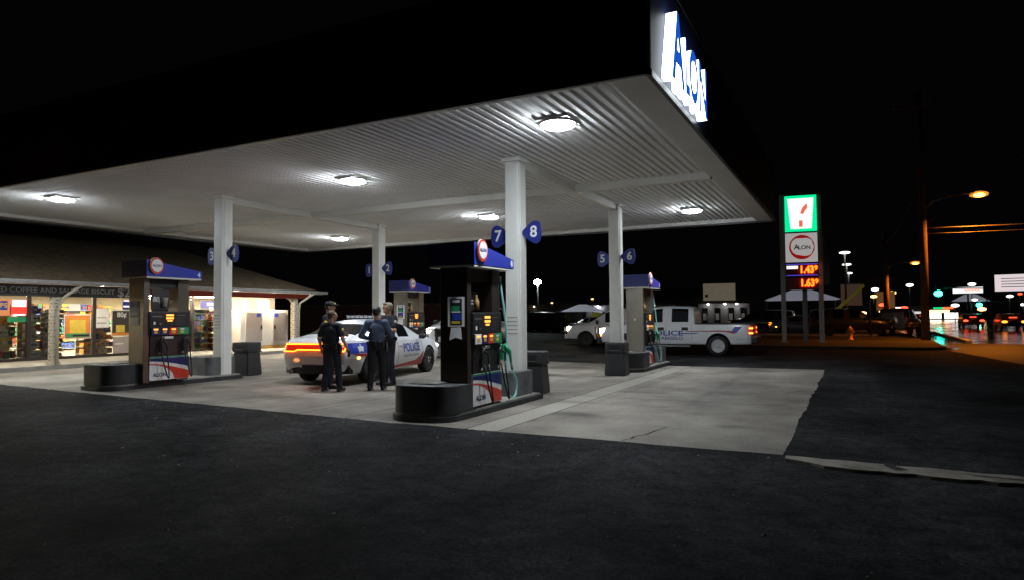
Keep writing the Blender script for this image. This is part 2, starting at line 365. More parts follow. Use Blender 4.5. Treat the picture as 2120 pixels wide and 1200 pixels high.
b = MB(); r = random.Random(11)
M['grit'] = mat('grit_stone', (.22, .2, .17), .8, var=.3, scale=40)
for k in range(900):
    x, y = r.uniform(-13, 7), r.uniform(-6.5, 1.0 if r.random() < .6 else 12)
    if y > .2 and x < 1.5: y = .2 - abs(r.gauss(0, .9))
    q = r.uniform(.003, .009) if r.random() < .93 else r.uniform(.012, .022); a = r.uniform(0, 6)
    z = gz(x); P = [(x + q * cos(a + t) * r.uniform(.6, 1.4), y + q * sin(a + t) * r.uniform(.6, 1.4), z + .001) for t in (0, 1.6, 3.1, 4.7)]
    ap = (x, y, z + q * r.uniform(.4, .9))
    for i in range(4): b.poly([P[i], P[(i + 1) % 4], ap], M['grit'])
struct(b.build('gravel'), 'stuff')
# ================================================================ CANOPY
CL, CW, ZE, ZD, ZT = -19.44, 14.27, 4.45, 4.56, 5.92
can = thing('fuel_canopy', 'large flat white canopy with ribbed underside and dark tall fascia over the pumps', 'canopy', (0, 0, 0))
b = MB()
def ringc(x0, x1, y0, y1, r, n=5):
    P = []
    for cx, cy, a in ((x1 - r, y0 + r, -90), (x1 - r, y1 - r, 0), (x0 + r, y1 - r, 90), (x0 + r, y0 + r, 180)): P += arc(cx, cy, r, r, a, a + 90, n)
    return P
o_ = ringc(CL - .08, .08, -.08, CW + .08, .12); n = len(o_)
for z0, z1, off, m in ((ZE - .03, ZE + .05, 0, M['darkpanel']), (ZE + .05, ZT, -.02, M['navy_fascia']), (ZT, ZT + .06, .01, M['darkpanel'])):
    rg = ringc(CL - .08 - off, .08 + off, -.08 - off, CW + .08 + off, .12)
    for k in range(n):
        (xa, ya), (xb_, yb_) = rg[k], rg[(k + 1) % n]
        b.poly([(xa, ya, z0), (xb_, yb_, z0), (xb_, yb_, z1), (xa, ya, z1)], m)
rg = ringc(CL - .08, .08, -.08, CW + .08, .12); b.poly([(x, y, ZT + .058) for x, y in rg], M['darkpanel'])
rin = ringc(CL - .02, .02, -.02, CW + .02, .05)
for k in range(n): b.poly([(rg[k][0], rg[k][1], ZE - .03), (rg[(k + 1) % n][0], rg[(k + 1) % n][1], ZE - .03), (rin[(k + 1) % n][0], rin[(k + 1) % n][1], ZE - .03), (rin[k][0], rin[k][1], ZE - .03)], M['darkpanel'])
for k in range(n): b.poly([(rin[k][0], rin[k][1], ZE - .03), (rin[(k + 1) % n][0], rin[(k + 1) % n][1], ZE - .03), (rin[(k + 1) % n][0], rin[(k + 1) % n][1], ZE + .04), (rin[k][0], rin[k][1], ZE + .04)], M['darkpanel'])
# painted red sweep on the front and right fascia
e1 = [(x, z) for x, z in arc(-8.6, ZE + .06, 3.2, 1.15, 0, 180, 24)]
e2 = [(x, z) for x, z in arc(-8.9, ZE + .06, 7.2, ZT - ZE - .08, 0, 180, 30)]
b.poly([(x, -.064, z) for x, z in e2] + [(x, -.064, z) for x, z in e1[::-1]], M['red_fascia'])
e3 = arc(14.1, ZE + .06, 8.9, 1.38, 90, 180, 16)
b.poly([(.064, y, z) for y, z in [(14.1, ZE + .06)] + e3], M['red_fascia'])
b.build('fascia', can)
b = MB()    # ribbed deck: trapezoid ribs running along Y
pit = .160; x = CL + .45; i = 0; prof = []
while x < -.46:
    prof += [(x, ZD), (x + .070, ZD), (x + .088, ZD + .045), (x + .142, ZD + .045)]; x += pit
prof.append((x, ZD))
va = [b.bm.verts.new((px, .12, pz)) for px, pz in prof]; vb = [b.bm.verts.new((px, CW - .12, pz)) for px, pz in prof]
k_ = b.mi(M['deck'])
for k in range(len(prof) - 1): b.bm.faces.new([va[k], va[k + 1], vb[k + 1], vb[k]]).material_index = k_
b.build('deck', can)
b = MB()
xr = x
for x0, x1, y0, y1 in ((CL - .015, CL + .455, -.015, CW + .015), (-.47, .015, -.015, CW + .015), (CL + .455, -.47, -.015, .15), (CL + .455, -.47, CW - .15, CW + .015)):
    b.box(x0, x1, y0, y1, ZE + .012, ZD + .06, M['white_paint'])
b.build('edge_trim', can)
b = MB(); b.box(CL + .44, -.45, 6.54, 6.76, ZD - .15, ZD + .06, M['white_paint'], .01)
for cx in (-3.578, -11.638):
    b.box(cx - .10, cx + .10, 3.75, 6.53, ZD - .152, ZD + .06, M['white_paint'], .01); b.box(cx - .10, cx + .10, 6.77, 9.6, ZD - .152, ZD + .06, M['white_paint'], .01)
b.build('beam', can)
COLS = [(-3.578, 3.60), (-3.578, 9.65), (-11.638, 3.60), (-11.638, 9.65)]
for cx, cy in COLS:
    b = MB(); z0 = gz(cx)
    b.box(cx - .13, cx + .15, cy - .15, cy + .15, z0 - .02, ZD - .06, M['col_paint'], .018)
    b.box(cx + .153, cx + .165, cy - .09, cy + .15, z0, ZD - .1, M['col_paint'])
    b.box(cx - .22, cx + .24, cy - .22, cy + .22, z0, z0 + .02, M['grey_metal'])
    b.box(cx - .19, cx + .20, cy - .19, cy + .19, ZD - .06, ZD + .02, M['col_paint'])
    c = b.build('column', can)
    if (cx, cy) in (COLS[0], COLS[2]):
        b = MB()
        for k in range(5): b.box(cx - .1, cx + .11, cy - .1535, cy - .151, 1.24 + z0 + .075 * k, 1.258 + z0 + .075 * k, M['freezerdoor'])
        b.build('notice', c)
# lit channel letters on the right fascia
for ch, y0, y1, z0, z1 in (('A', .52, 1.24, 4.55, 5.50), ('L', 1.29, 1.56, 4.57, 5.33), ('O', 1.53, 2.13, 4.56, 5.34), ('N', 2.19, 2.76, 4.57, 5.33)):
    lt = text('letter', ch, 1, M['letterface'], (.135, (y0 + y1) / 2, (z0 + z1) / 2), PX, can, ext=.07, bold=.03, ms=M['letterside'])
    vx = [v.co.x for v in lt.data.vertices]; vy = [v.co.y for v in lt.data.vertices]
    for v in lt.data.vertices: v.co.x = ((v.co.x - min(vx)) / (max(vx) - min(vx)) - .5) * (y1 - y0); v.co.y = ((v.co.y - min(vy)) / (max(vy) - min(vy)) - .5) * (z1 - z0)

def pump_number(s, x, y, z, side, label):
    t = thing('number_sign', label, 'sign', (x, y, z), 0, 'pump number signs on the canopy columns')
    n = 9; P = []
    for cx, cz, a0, a1, rr in ((.065 * side, .11, 0, 0, .105), (.065 * side, -.11, 0, 0, .105), (-.14 * side, 0, 0, 0, .07)):
        P += [(cx + rr * cos(2 * pi * k / 16), cz + rr * sin(2 * pi * k / 16)) for k in range(16)]
    P += [(.185 * side, 0), (-.05 * side, .165), (-.05 * side, -.165), (-.11 * side, .11), (-.11 * side, -.11)]
    bm = bmesh.new(); vs = [bm.verts.new((px, 0, pz)) for px, pz in P]
    # convex hull outline
    pts = sorted(set((round(p[0], 5), round(p[1], 5)) for p in P)); 
    def half(ps):
        h = []
        for p in ps:
            while len(h) > 1 and (h[-1][0] - h[-2][0]) * (p[1] - h[-2][1]) - (h[-1][1] - h[-2][1]) * (p[0] - h[-2][0]) <= 0: h.pop()
            h.append(p)
        return h
    lo = half(pts); hi = half(pts[::-1]); hull = lo[:-1] + hi[:-1]; bm.free()
    b = MB(); b.prism([(px, -.02, pz) for px, pz in hull], (0, .04, 0), M['signblue']); b.build('plate', t)
    b = MB(); b.box(*sorted((-.20 * side, -.02 * side)), .021, .036, -.085, .085, M['white']); b.build('bracket', t)
    text('numeral', s, .30, M['white'], (.03 * side, -.0225, 0), MY, t, .002, .02)
for (cx, cy), (a, c) in zip(COLS, (('7', '8'), ('5', '6'), ('3', '4'), ('1', '2'))):
    pump_number(a, cx - .325, cy, 3.10, -1, 'blue number sign reading %s, bracketed on a white canopy column' % a)
    pump_number(c, cx + .375, cy, 3.14, 1, 'blue number sign reading %s, bracketed on a white canopy column' % c)
LAMPS = [((-14.98, 1.68), 'lit square canopy lamp over the storeward end, front row'), ((-7.39, 3.42), 'lit square canopy lamp above the police sedan and pumps, middle of front row'), ((-1.82, 1.62), 'brightest lit square canopy lamp, nearest the large lettered corner'),
         ((-14.87, 11.5), 'lit square canopy lamp at the back near the far column with numbers 1 and 2'), ((-7.4, 9.51), 'lit square canopy lamp at the back behind number sign 7'), ((-1.86, 11.35), 'lit square canopy lamp at the back corner towards the tall price sign')]
for (lx, ly), lab in LAMPS:
    t = thing('canopy_light', lab, 'ceiling light', (lx, ly, ZD), 0, 'square lamps under the canopy')
    b = MB(); b.box(-.27, .27, -.27, .27, -.035, .05, M['white'], .01); b.build('housing', t)
    b = MB(); b.lathe([(.275, -.036), (.275, -.062), (.262, -.066)], M['white'], n=32); b.build('bezel', t); b = MB(); b.lathe([(.260, -.066), (.257, -.080), (.21, -.102), (.10, -.118), (.02, -.12)], M['led'], n=32)
    b.build('lens', t)

# ================================================================ PUMP ISLANDS
def logo(b, X, y, z, r, face=1, flat=.9):   # round white badge with a red crescent ring on a panel facing +-X
    sgn = face
    def P(pts, off): return [(X + sgn * off, y + (py if sgn > 0 else -py), z + pz) for py, pz in pts]
    b.poly(P(arc(0, 0, r * flat, r, 0, 360, 28)[:-1], .004), M['red'])
    b.poly(P([(px * flat, pz) for px, pz in arc(.05 * r, .02 * r, r * .80, r * .78, 0, 360, 28)[:-1]], .007), M['white'])
def pump(name, label, loc, num, num_back, diesel, ad, body, endm, notice=True):
    t = thing(name, label, 'fuel pump', loc, 0, 'fuel pumps on the islands')
    W, Y0, Y1 = .25, -.54, .54
    b = MB(); b.box(-W, W, Y0, Y0 + .13, 0, 2.25, endm, .012); b.box(-W, W, Y1 - .27, Y1, 0, 2.25, endm, .012); b.build('cabinet', t)
    b = MB(); b.box(-W + .03, W - .03, Y0 + .14, Y1 - .28, 0, 1.0, M['black']); b.build('core', t)
    b = MB(); b.box(-W - .02, W + .02, Y0 + .10, Y1 + .02, 1.00, 1.52, body, .015); b.build('head', t)
    b = MB(); b.box(-.2, .2, Y0 + .135, Y1 - .275, 2.02, 2.23, M['black']); b.build('top_rail', t)
    b = MB()   # sloping topper
    for sx in (1,):
        P = [(-.42, -.60, 2.25), (.42, -.60, 2.25), (.42, -.60, 2.60), (-.42, -.60, 2.60)]
        Q = [(-.42, .74, 2.25), (.42, .74, 2.25), (.42, .74, 2.40), (-.42, .74, 2.40)]
        va = [b.bm.verts.new(p) for p in P]; vb = [b.bm.verts.new(q) for q in Q]
        fs = [b.bm.faces.new(va[::-1]), b.bm.faces.new(vb)]
        for k in range(4): fs.append(b.bm.faces.new([va[k], va[(k + 1) % 4], vb[(k + 1) % 4], vb[k]]))
        for f in fs: f.material_index = b.mi(M['blue'])
        for f in (fs[0], fs[1], fs[4]): f.material_index = b.mi(M['navy'])
        b.box(-.41, .41, -.59, .73, 2.215, 2.246, M['white_paint'])
    top = b.build('topper', t)
    b = MB(); 
    b.lathe([(.165, 0), (.165, .03)], M['white'], o=(.426, -.40, 2.475), n=28, axis='x', sx=.92, sy=1.08); logo(b, .457, -.40, 2.475, .175, 1)
    b.build('badge', top)
    text('lettering', 'ALON', .075, M['navy'], (.467, -.395, 2.475), PX, top, .001, .02)
    text('numeral', num, .15, M['white'], (.424, .66, 2.325), PX, top, .002, .02)
    text('numeral', num_back, .15, M['white'], (-.424, .66, 2.325), MX, top, .002, .02)
    for f in (1, -1):
        R = PX if f > 0 else MX
        X = (W + .02) * f
        def bx(b, o0, o1, y0, y1, z0, z1, m, bev=0): b.box(*sorted((X + f * o0, X + f * o1)), y0, y1, z0, z1, m, bev)
        b = MB(); bx(b, .001, .012, Y0 + .13, Y1 - .01, 1.19, 1.50, M['darkpanel'], .004)
        bx(b, .013, .016, -.36, -.14, 1.40, 1.43, M['grey_metal']); bx(b, .013, .016, -.36, -.20, 1.22, 1.33, M['black'])
        bx(b, .013, .017, -.34, -.29, 1.24, 1.30, M['white']); bx(b, .013, .016, -.24, -.15, 1.235, 1.275, M['grey_metal'])
        bx(b, .013, .015, .22, .42, 1.43, 1.445, M['grey_metal'])
        for k in range(4): bx(b, .013, .0145, .22, .36 + .03 * (k % 2), 1.25 + .04 * k, 1.257 + .04 * k, M['charcoal2'])
        b.build('control_panel', t)
        b = MB()
        for k, (zz, ww) in enumerate(((1.42, .09), (1.355, .09), (1.305, .06))): bx(b, .013, .017, .05 - ww, .05 + ww, zz, zz + .038 - .01 * (k == 2), M['amber'])
        b.build('display', t)
        for k, mm in enumerate((M['white'] if ad != 2 else M['navy'], M['navy'], M['red'], M['green'])):
            b = MB(); y0 = -.40 + .21 * k; bx(b, .02, .045, y0, y0 + (.205 if k < 3 else .26), 1.015, 1.175, mm, .006)
            bx(b, .046, .048, y0 + .06, y0 + .14, 1.05, 1.10, M['yellow']); bx(b, .046, .048, y0 + .05, y0 + .15, 1.12, 1.15, M['amber'] if k != 3 else M['white'])
            b.build('grade_button', t)
        b = MB(); bx(b, -.05, -.005, Y0 + .14, Y1 - .02, .545, .995, M['black']); bx(b, -.004, .006, -.12, .14, .93, .98, M['white']); bx(b, -.004, .012, -.14, .24, .60, .90, M['darkpanel'], .004); b.build('nozzle_bay', t)
        # skirt with the printed sweep
        b = MB(); y0, y1 = Y0 + .13, Y1; Xs = X + f * .004
        bx(b, -.06, .002, y0, y1, .04, .545, M['white'], .003)
        def q(pts, off, m): b.poly([(X + f * off, y, z) for y, z in pts], m)
        ww = y1 - y0; F = lambda u: (y0 + u * ww) if f > 0 else (y1 - u * ww)
        q([(F(0), .515), (F(1), .515), (F(1), .54), (F(0), .54)], .0045, M['green'])
        tp = [(F(u), .455 - .16 * u ** 1.6) for u in [k / 12 for k in range(13)]]
        q([(F(0), .512), (F(1), .512)] + tp[::-1], .0045, M['navy'])
        t1 = [(F(u), .405 - .20 * u ** 1.5) for u in [k / 12 for k in range(13)]]
        t2 = [(F(u), .05 + .325 * sqrt(max(0, 1 - (u / .62) ** 2))) for u in [.62 * k / 14 for k in range(15)]]
        q(t1 + [(F(1), .045)] + t2[::-1], .0045, M['red'])
        sk = b.build('skirt', t)
        text('lettering', 'ALON', .115, M['navy'], (X + f * .0065, F(.25), .155), R, sk, .001, .02)
        for k, (yn, hm) in enumerate(((-.22, M['black']), (.34, M['black']))):
            b = MB()
            b.tube([(X + f * .05, yn, .66), (X + f * .06, yn + .0, .84), (X + f * .075, yn + .04, .93), (X + f * .06, yn + .11, .96)], [.022, .026, .03, .018], M['black'])
            b.tube([(X + f * .06, yn + .03, .92), (X + f * .12, yn + .11, .84), (X + f * .10, yn + .15, .70)], [.02, .017, .014], M['black']); b.tube([(X + f * .055, yn, .60), (X + f * .05, yn, .70)], .018, M['chrome'])
            nz = b.build('nozzle', t)
            b = MB(); P = []
            for j in range(13):
                u = j / 12; P.append((X + f * (.10 + .08 * sin(pi * u)), yn + .15 + .08 * u - .22 * u * u, .68 - .60 * sin(pi * u) ** .8 if u < 1 else .68))
            b.tube(P, .014, M['black'], 7); b.build('hose', t)
    if ad:
        b = MB()
        if ad == 2:
            b.box(.12, .15, -.30, .12, 1.56, 2.0, M['banner'], .006); b.lathe([(.06, 0), (.085, .20), (.085, .205)], M['conc'], o=(.17, -.02, 1.62), n=14); b.box(.125, .145, -.28, .1, 1.52, 1.56, M['black'])
            s_ = b.build('pump_top_ad', t); text('lettering', '80¢', .15, M['white'], (.153, -.17, 1.78), PX, s_, .001, .02, shear=.2)
        else:
            b.box(.12, .15, -.36, -.05, 1.545, 1.85, M['darkpanel'], .006); b.lathe([(.045, 0), (.045, .14), (.016, .20), (.016, .24)], M['wood'], o=(.17, -.11, 1.56), n=12)
            for k in range(2): b.box(.151, .153, -.33, -.18, 1.70 - .05 * k, 1.715 - .05 * k, M['white'])
            b.build('pump_top_ad', t)
    # notices taped to the end face
    b = MB()
    if not notice: b.box(-.02, .03, Y0 - .006, Y0 - .001, 1.3, 1.36, M['white'])
    elif ad == 2:
        b.box(-.20, .10, Y0 - .008, Y0 - .001, 1.40, 1.74, M['navy']); b.box(-.20, .06, Y0 - .010, Y0 - .0085, 1.44, 1.50, M['dec_blue']); b.box(-.16, .1, Y0 - .012, Y0 - .001, 1.22, 1.385, M['white'])
    else:      # notice swung off the end face, angle made up to catch lamp light
        for z0, z1, x0, x1, o, m in ((1.30, 1.76, 0, .26, 0, M['white']), (1.33, 1.73, .04, .22, .004, M['black']), (1.67, 1.71, .07, .19, .007, M['white']), (1.54, 1.62, .055, .185, .007, M['green']), (1.515, 1.535, .055, .20, .007, M['white']), (1.40, 1.50, .075, .215, .007, M['dec_blue']), (1.345, 1.385, .06, .19, .007, M['yellow'])):
            b.prism([(.01 + x * .77, Y0 - .012 - (.26 - x) * .0 - (.26 - x) * .64 * .0 - x * .0 - (x - .26) * -.64 - o, z) for x, z in ((x0, z0), (x1, z0), (x1, z1), (x0, z1))], (.0026, -.003, 0), m)
        b.prism([(.05, Y0 - .15, 1.285), (.17, Y0 - .06, 1.29), (.19, Y0 - .06, 1.10), (.11, Y0 - .12, 1.13), (.03, Y0 - .17, 1.09)], (.002, -.002, 0), M['white'])
    b.build('notice', t)
    if diesel:
        teal = M['teal']
        b = MB(); yb_ = Y1 + .05
        b.box(W - .1, W + .06, Y1 + .005, Y1 + .10, .72, .98, M['green'], .01)
        b.tube([(W + .05, Y1 + .06, .98), (W + .13, Y1 + .10, .86), (W + .13, Y1 + .15, .66)], [.035, .032, .02], M['green']); b.tube([(W + .13, Y1 + .15, .66), (W + .13, Y1 + .19, .54)], .02, M['grey_metal'])
        b.build('diesel_nozzle', t)
        b = MB(); P = [(W - .02, yb_, 2.12), (W, yb_ + .01, 1.9), (W + .04, yb_ + .05, 1.5), (W + .07, yb_ + .07, 1.1), (W + .09, yb_ + .02, .7), (W + .1, yb_ - .02, .4), (W + .11, yb_ + .04, .14), (W + .12, yb_ + .18, .06), (W + .12, yb_ + .30, .13), (W + .13, yb_ + .30, .34), (W + .13, yb_ + .15, .52)]
        Q = []
        for k in range(len(P) - 1):
            p0, p1, p2, p3 = [Vector(P[max(0, min(len(P) - 1, k + d))]) for d in (-1, 0, 1, 2)]
            for j in range(5):
                u = j / 5; Q.append(.5 * ((2 * p1) + (p2 - p0) * u + (2 * p0 - 5 * p1 + 4 * p2 - p3) * u * u + (3 * p1 - p0 - 3 * p2 + p3) * u ** 3))
        b.tube(Q + [Vector(P[-1])], .019, teal, 8); b.build('diesel_hose', t)
    return t
M['teal'] = mat('teal_hose', (.28, .62, .60), .45, var=.08)
def island(label, loc, blab):
    t = thing('pump_island', label, 'pump island', loc, 0, 'raised pump islands')
    b = MB()   # kerbed base, rounded near end; local origin: near end centre, runs to +Y
    P = arc(-.205, .40, .38, .40, 180, 270, 10) + arc(.205, .40, .38, .40, 270, 360, 10) + [(.585, 3.38), (-.585, 3.38)]
    b.prism([(x, y, 0) for x, y in P], (0, 0, .09), M['charcoal']); P2 = [(x * .93, .05 + y * .972) for x, y in P]; b.prism([(x, y, .088) for x, y in P2], (0, 0, .032), M['conc'])
    b.build('kerb_base', t, sharp=40)
    b = MB(); P = arc(-.22, .40, .33, .34, 180, 270, 12) + arc(.22, .40, .33, .34, 270, 360, 12) + [(.55, .93), (-.55, .93)]
    b.prism([(x, y, .12) for x, y in P], (0, 0, .40), M['charcoal']); P3 = [(x * .985, .01 + y * .985) for x, y in P]; b.prism([(x, y, .521) for x, y in P3], (0, 0, .012), M['charcoal2'])
    bp = b.build('bumper', t, sharp=40)
    b = MB(); b.box(-.30, .22, .30, .72, .534, .552, M['grey_metal'], .005); b.box(-.25, .16, .34, .66, .553, .558, M['conc']); b.build('lid', bp)
    b = MB(); P = [(-.5, 2.52), (.28, 2.52)] + arc(.30, 2.68, .14, .16, -90, 0, 5) + arc(.30, 3.18, .14, .16, 0, 90, 5) + [(-.5, 3.34)]
    b.prism([(x, y, .12) for x, y in P], (0, 0, .43), M['charcoal2']); b.build('column_box', t, sharp=40)
    return t
PXL = (-3.578, -11.638)
island('near pump island with black rounded bumper below number signs 7 and 8', (-3.73, .50, 0), 'a')
island('pump island with rounded bumper on the store side, below number signs 3 and 4', (-11.93, .60, gz(-11.6)), 'b')
island('grey pump island behind the column numbered 5 and 6, beside the police pickup', (-3.578, 10.0, 0), 'c')
island('pump island behind the police sedan, below number signs 1 and 2', (-11.638, 10.0, gz(-11.6)), 'd')
pump('fuel_pump', 'nearest black fuel pump numbered 8 with green nozzle and teal hose', (-3.45, 1.72, .12), '8', '7', True, 1, M['black'], M['bronze'])
pump('fuel_pump', 'steel fuel pump numbered 4 with 80 cent ad, in front of the store', (-11.49, 1.84, .12 + gz(-11.6)), '4', '3', False, 2, M['black'], M['steel_dark'])
pump('fuel_pump', 'fuel pump behind the column numbered 6, grey end panel, lit reddish', (-3.45, 11.5, .12), '6', '5', True, 1, M['black'], M['steel'], False)
pump('fuel_pump', 'steel fuel pump numbered 2 standing behind the police sedan', (-11.75, 11.5, .12 + gz(-11.6)), '2', '1', False, 1, M['black'], M['steel'])

def trash_can(label, loc, rz):
    t = thing('trash_can', label, 'trash can', loc, rz, 'dark plastic trash cans beside the columns')
    b = MB(); va = []
    for z, h in ((0, .27), (.05, .275), (.62, .235)): va.append([b.bm.verts.new((sx * h, sy * h, z)) for sx, sy in ((-1, -1), (1, -1), (1, 1), (-1, 1))])
    k_ = b.mi(M['trash'])
    for a, c in zip(va, va[1:]):
        for k in range(4): b.bm.faces.new([a[k], a[(k + 1) % 4], c[(k + 1) % 4], c[k]]).material_index = k_
    b.bm.faces.new(va[0][::-1]); b.bm.faces.new(va[-1])
    bmesh.ops.bevel(b.bm, geom=b.bm.edges[:], offset=.03, segments=2, affect='EDGES'); b.build('bin', t, sharp=30)
    b = MB(); b.box(-.255, .255, -.255, .255, .622, .86, M['trash'], .035, 3); b.box(-.265, .265, -.265, .265, .60, .632, M['black'], .01); b.build('lid', t, sharp=30)
    b = MB(); b.box(-.15, .15, -.262, -.252, .68, .80, M['black'], .004); f_ = b.build('flap', t); b = MB(); b.box(-.13, .13, -.272, -.2625, .665, .679, M['grey_metal'], .002); b.build('handle', f_)
trash_can('black trash can with flap opening, in front of the column numbered 5 and 6', (-3.40, 9.15, 0), .05)
trash_can('dark trash can tucked behind the column numbered 7 and 8', (-3.66, 4.55, 0), .12)
trash_can('dark trash can standing beside the column numbered 3 and 4', (-11.93, 4.62, gz(-11.6)), .1)
# ================================================================ STORE
ZS = .30                                        # shop floor / walkway height
st = thing('convenience_store', 'low convenience store with brown shingle roof and brightly lit glass front', 'store', (-20.9, 4, 0))
def sb(): return MB()
def sbuild(b, name, parent=None, **k):
    bmesh.ops.translate(b.bm, verts=b.bm.verts, vec=(20.9, -4, 0)); return b.build(name, parent or st, **k)
b = sb(); b.box(-28.5, -18.0, -8, 14.05, -.1, ZS, M['conc']); sbuild(b, 'walkway')
b = sb(); b.box(-28.2, -28, -8, 14, ZS, 2.59, M['innerwall']); b.box(-28, -20.95, -8, -7.8, ZS, 2.59, M['innerwall']); b.box(-28, -21.1, 13.85, 14.05, ZS, 2.59, M['storewall']); sbuild(b, 'back_wall')
b = sb(); b.box(-21.1, -20.92, 11.55, 14.05, ZS, 2.518, M['storewall']); b.box(-21.0, -20.92, -8, 14.05, 2.52, 2.595, M['storewall']); sbuild(b, 'front_wall')
b = sb(); b.box(-28, -21.1, -7.8, 13.85, ZS, ZS + .012, M['innerfloor']); sbuild(b, 'shop_floor')
b = sb(); b.box(-28, -21.02, -7.8, 13.85, 2.56, 2.585, M['innerwall']); sbuild(b, 'shop_ceiling')
# roof: hipped at the far end, eave over the walkway
b = sb(); ex, ry, ze, zr, ye = -17.9, 9.3, 2.62, 5.0, 13.95
A = [(ex, -9, ze), (ex, ye, ze), (-24.2, ry, zr), (-24.2, -9, zr), (-30.5, ye, ze), (-30.5, -9, ze)]
b.poly([A[0], A[1], A[2], A[3]], M['roof']); b.poly([A[1], A[4], A[2]], M['roof']); b.poly([A[4], A[5], A[3], A[2]], M['roof'])
b.poly([(ex, -9, ze - .02), (ex, ye, ze - .02), (-30.5, ye, ze - .02), (-30.5, -9, ze - .02)], M['white_paint']); r_ = sbuild(b, 'roof', normals=False)
b = sb(); b.box(ex - .02, ex + .10, -9, ye + .1, ze - .06, ze + .05, M['eave'], .015); b.box(-30, ex - .02, ye, ye + .1, ze - .06, ze + .05, M['eave'], .015); sbuild(b, 'gutter', r_)
b = sb(); b.box(-18.45, -18.28, -8.5, 13.3, 2.37, 2.56, M['redbeam']); sbuild(b, 'porch_beam')
M['porchdim'] = glow('porch_lamp_dim', (1, .88, .7), 260)
bn = thing('store_banner', 'long dark banner with white coffee and biscuit offer above the shop windows', 'banner', (-18.2, 1.4, 2.40))
b = MB(); b.box(-.02, .02, -6.2, 4.25, -.165, .15, M['banner'], .004); b.build('sheet', bn)
M['bantext'] = mat('banner_text', (.40, .39, .37), .5, var=.05)
text('lettering', 'ANY SIZED COFFEE AND SAUSAGE BISCUIT', .20, M['bantext'], (.024, 1.66, 0), PX, bn, .002, .012, fit=3.95)
text('lettering', '$2', .40, M['bantext'], (.024, 3.93, .0), PX, bn, .002, .012)
for py, fancy in ((3.36, 1), (12.62, 1), (-3.6, 1)):
    p = MB(); p.box(-18.42, -18.2, py - .095, py + .095, ZS, 2.37, M['postpaint'], .02)
    for k in range(22):
        z = ZS + .12 + k * .095
        if k < 21: p.box(-18.198, -18.194, py - .02 - .04 * (k % 2), py + .06 - .04 * (k % 2), z, z + .03, M['postdark']); 
        p.box(-18.38 + .07 * (k % 2), -18.31 + .07 * (k % 2), py - .101, py - .097, z, z + .03, M['postdark'])
    p.box(-18.45, -18.17, py - .125, py + .125, ZS, ZS + .08, M['postpaint'], .01)
    po = sbuild(p, 'porch_post')
    p = MB(); p.prism([(-18.30, py - .096, 2.37), (-18.30, py - .096, 2.12)] + [(-18.30, py - .096 - .34 * (1 - cos(a)), 2.12 + .25 * sin(a)) for a in [k * pi / 12 for k in range(1, 7)]], (-.1, 0, 0), M['postpaint']); sbuild(p, 'bracket', po)
    p = MB(); p.tube([(-17.85, py + .62, 2.56), (-17.9, py + .50, 2.48), (-18.05, py + .30, 2.30), (-18.17, py + .17, 2.18), (-18.17, py + .12, 1.9), (-18.17, py + .1, ZS)] if py > 12 else [(-17.85, py + .5, 2.56), (-17.95, py + .38, 2.45), (-18.12, py + .2, 2.25), (-18.15, py + .1, 2.1), (-18.15, py, 1.8), (-18.15, py, ZS)], .045, M['postpaint']); sbuild(p, 'downspout', po)
# glazed front
edges = [-7.6, -5.2, -2.6, 0, 2.2, 4.05, 4.75, 6.08, 7.45, 8.7, 9.9, 11.55]
for y0, y1 in zip(edges, edges[1:]):
    b = sb(); b.box(-21.02, -20.93, y0, y0 + .06, ZS, 2.52, M['frame']); b.box(-21.02, -20.93, y1 - .001 - .055, y1 - .001, ZS, 2.52, M['frame'])
    b.box(-21.02, -20.93, y0 + .06, y1 - .056, ZS, ZS + .09, M['frame']); b.box(-21.02, -20.93, y0 + .06, y1 - .056, 2.46, 2.52, M['frame'])
    f = sbuild(b, 'window_frame')
    b = sb(); b.box(-20.985, -20.975, y0 + .061, y1 - .057, ZS + .091, 2.459, M['glass']); sbuild(b, 'pane', f)
for y in (-5, -1.5, 2.0, 5.5, 8.6, 12):
    for x in (-22.4, -25.5):
        t = thing('shop_light', 'long lit ceiling lamp inside the shop', 'ceiling light', (x, y, 2.545), 0, 'ceiling lamps inside the shop')
        b = MB(); b.box(-.16, .16, -.85, .85, -.05, .015, M['white']); b.build('tray', t); b = MB(); b.box(-.13, .13, -.8, .8, -.066, -.052, M['ceil']); b.build('tube_cover', t)
for y, lab in ((5.6, 'lit porch lamp under the eave in front of the coffee poster'), (2.4, 'lit porch lamp under the eave in front of the left shop window'), (12.85, 'lit porch lamp under the eave above the ice freezer'), (10.9, 'lit porch lamp under the eave by the bottle display')):
    t = thing('porch_light', lab, 'ceiling light', (-19.75, y, 2.60))
    b = MB(); b.lathe([(.17, 0), (.17, -.03), (.14, -.05)], M['white'], n=16); b.build('base', t); b = MB(); b.lathe([(.13, -.051), (.11, -.085), (.02, -.10)], M['porchlamp'] if y > 9 else M['porchdim'], n=16); b.build('globe', t)
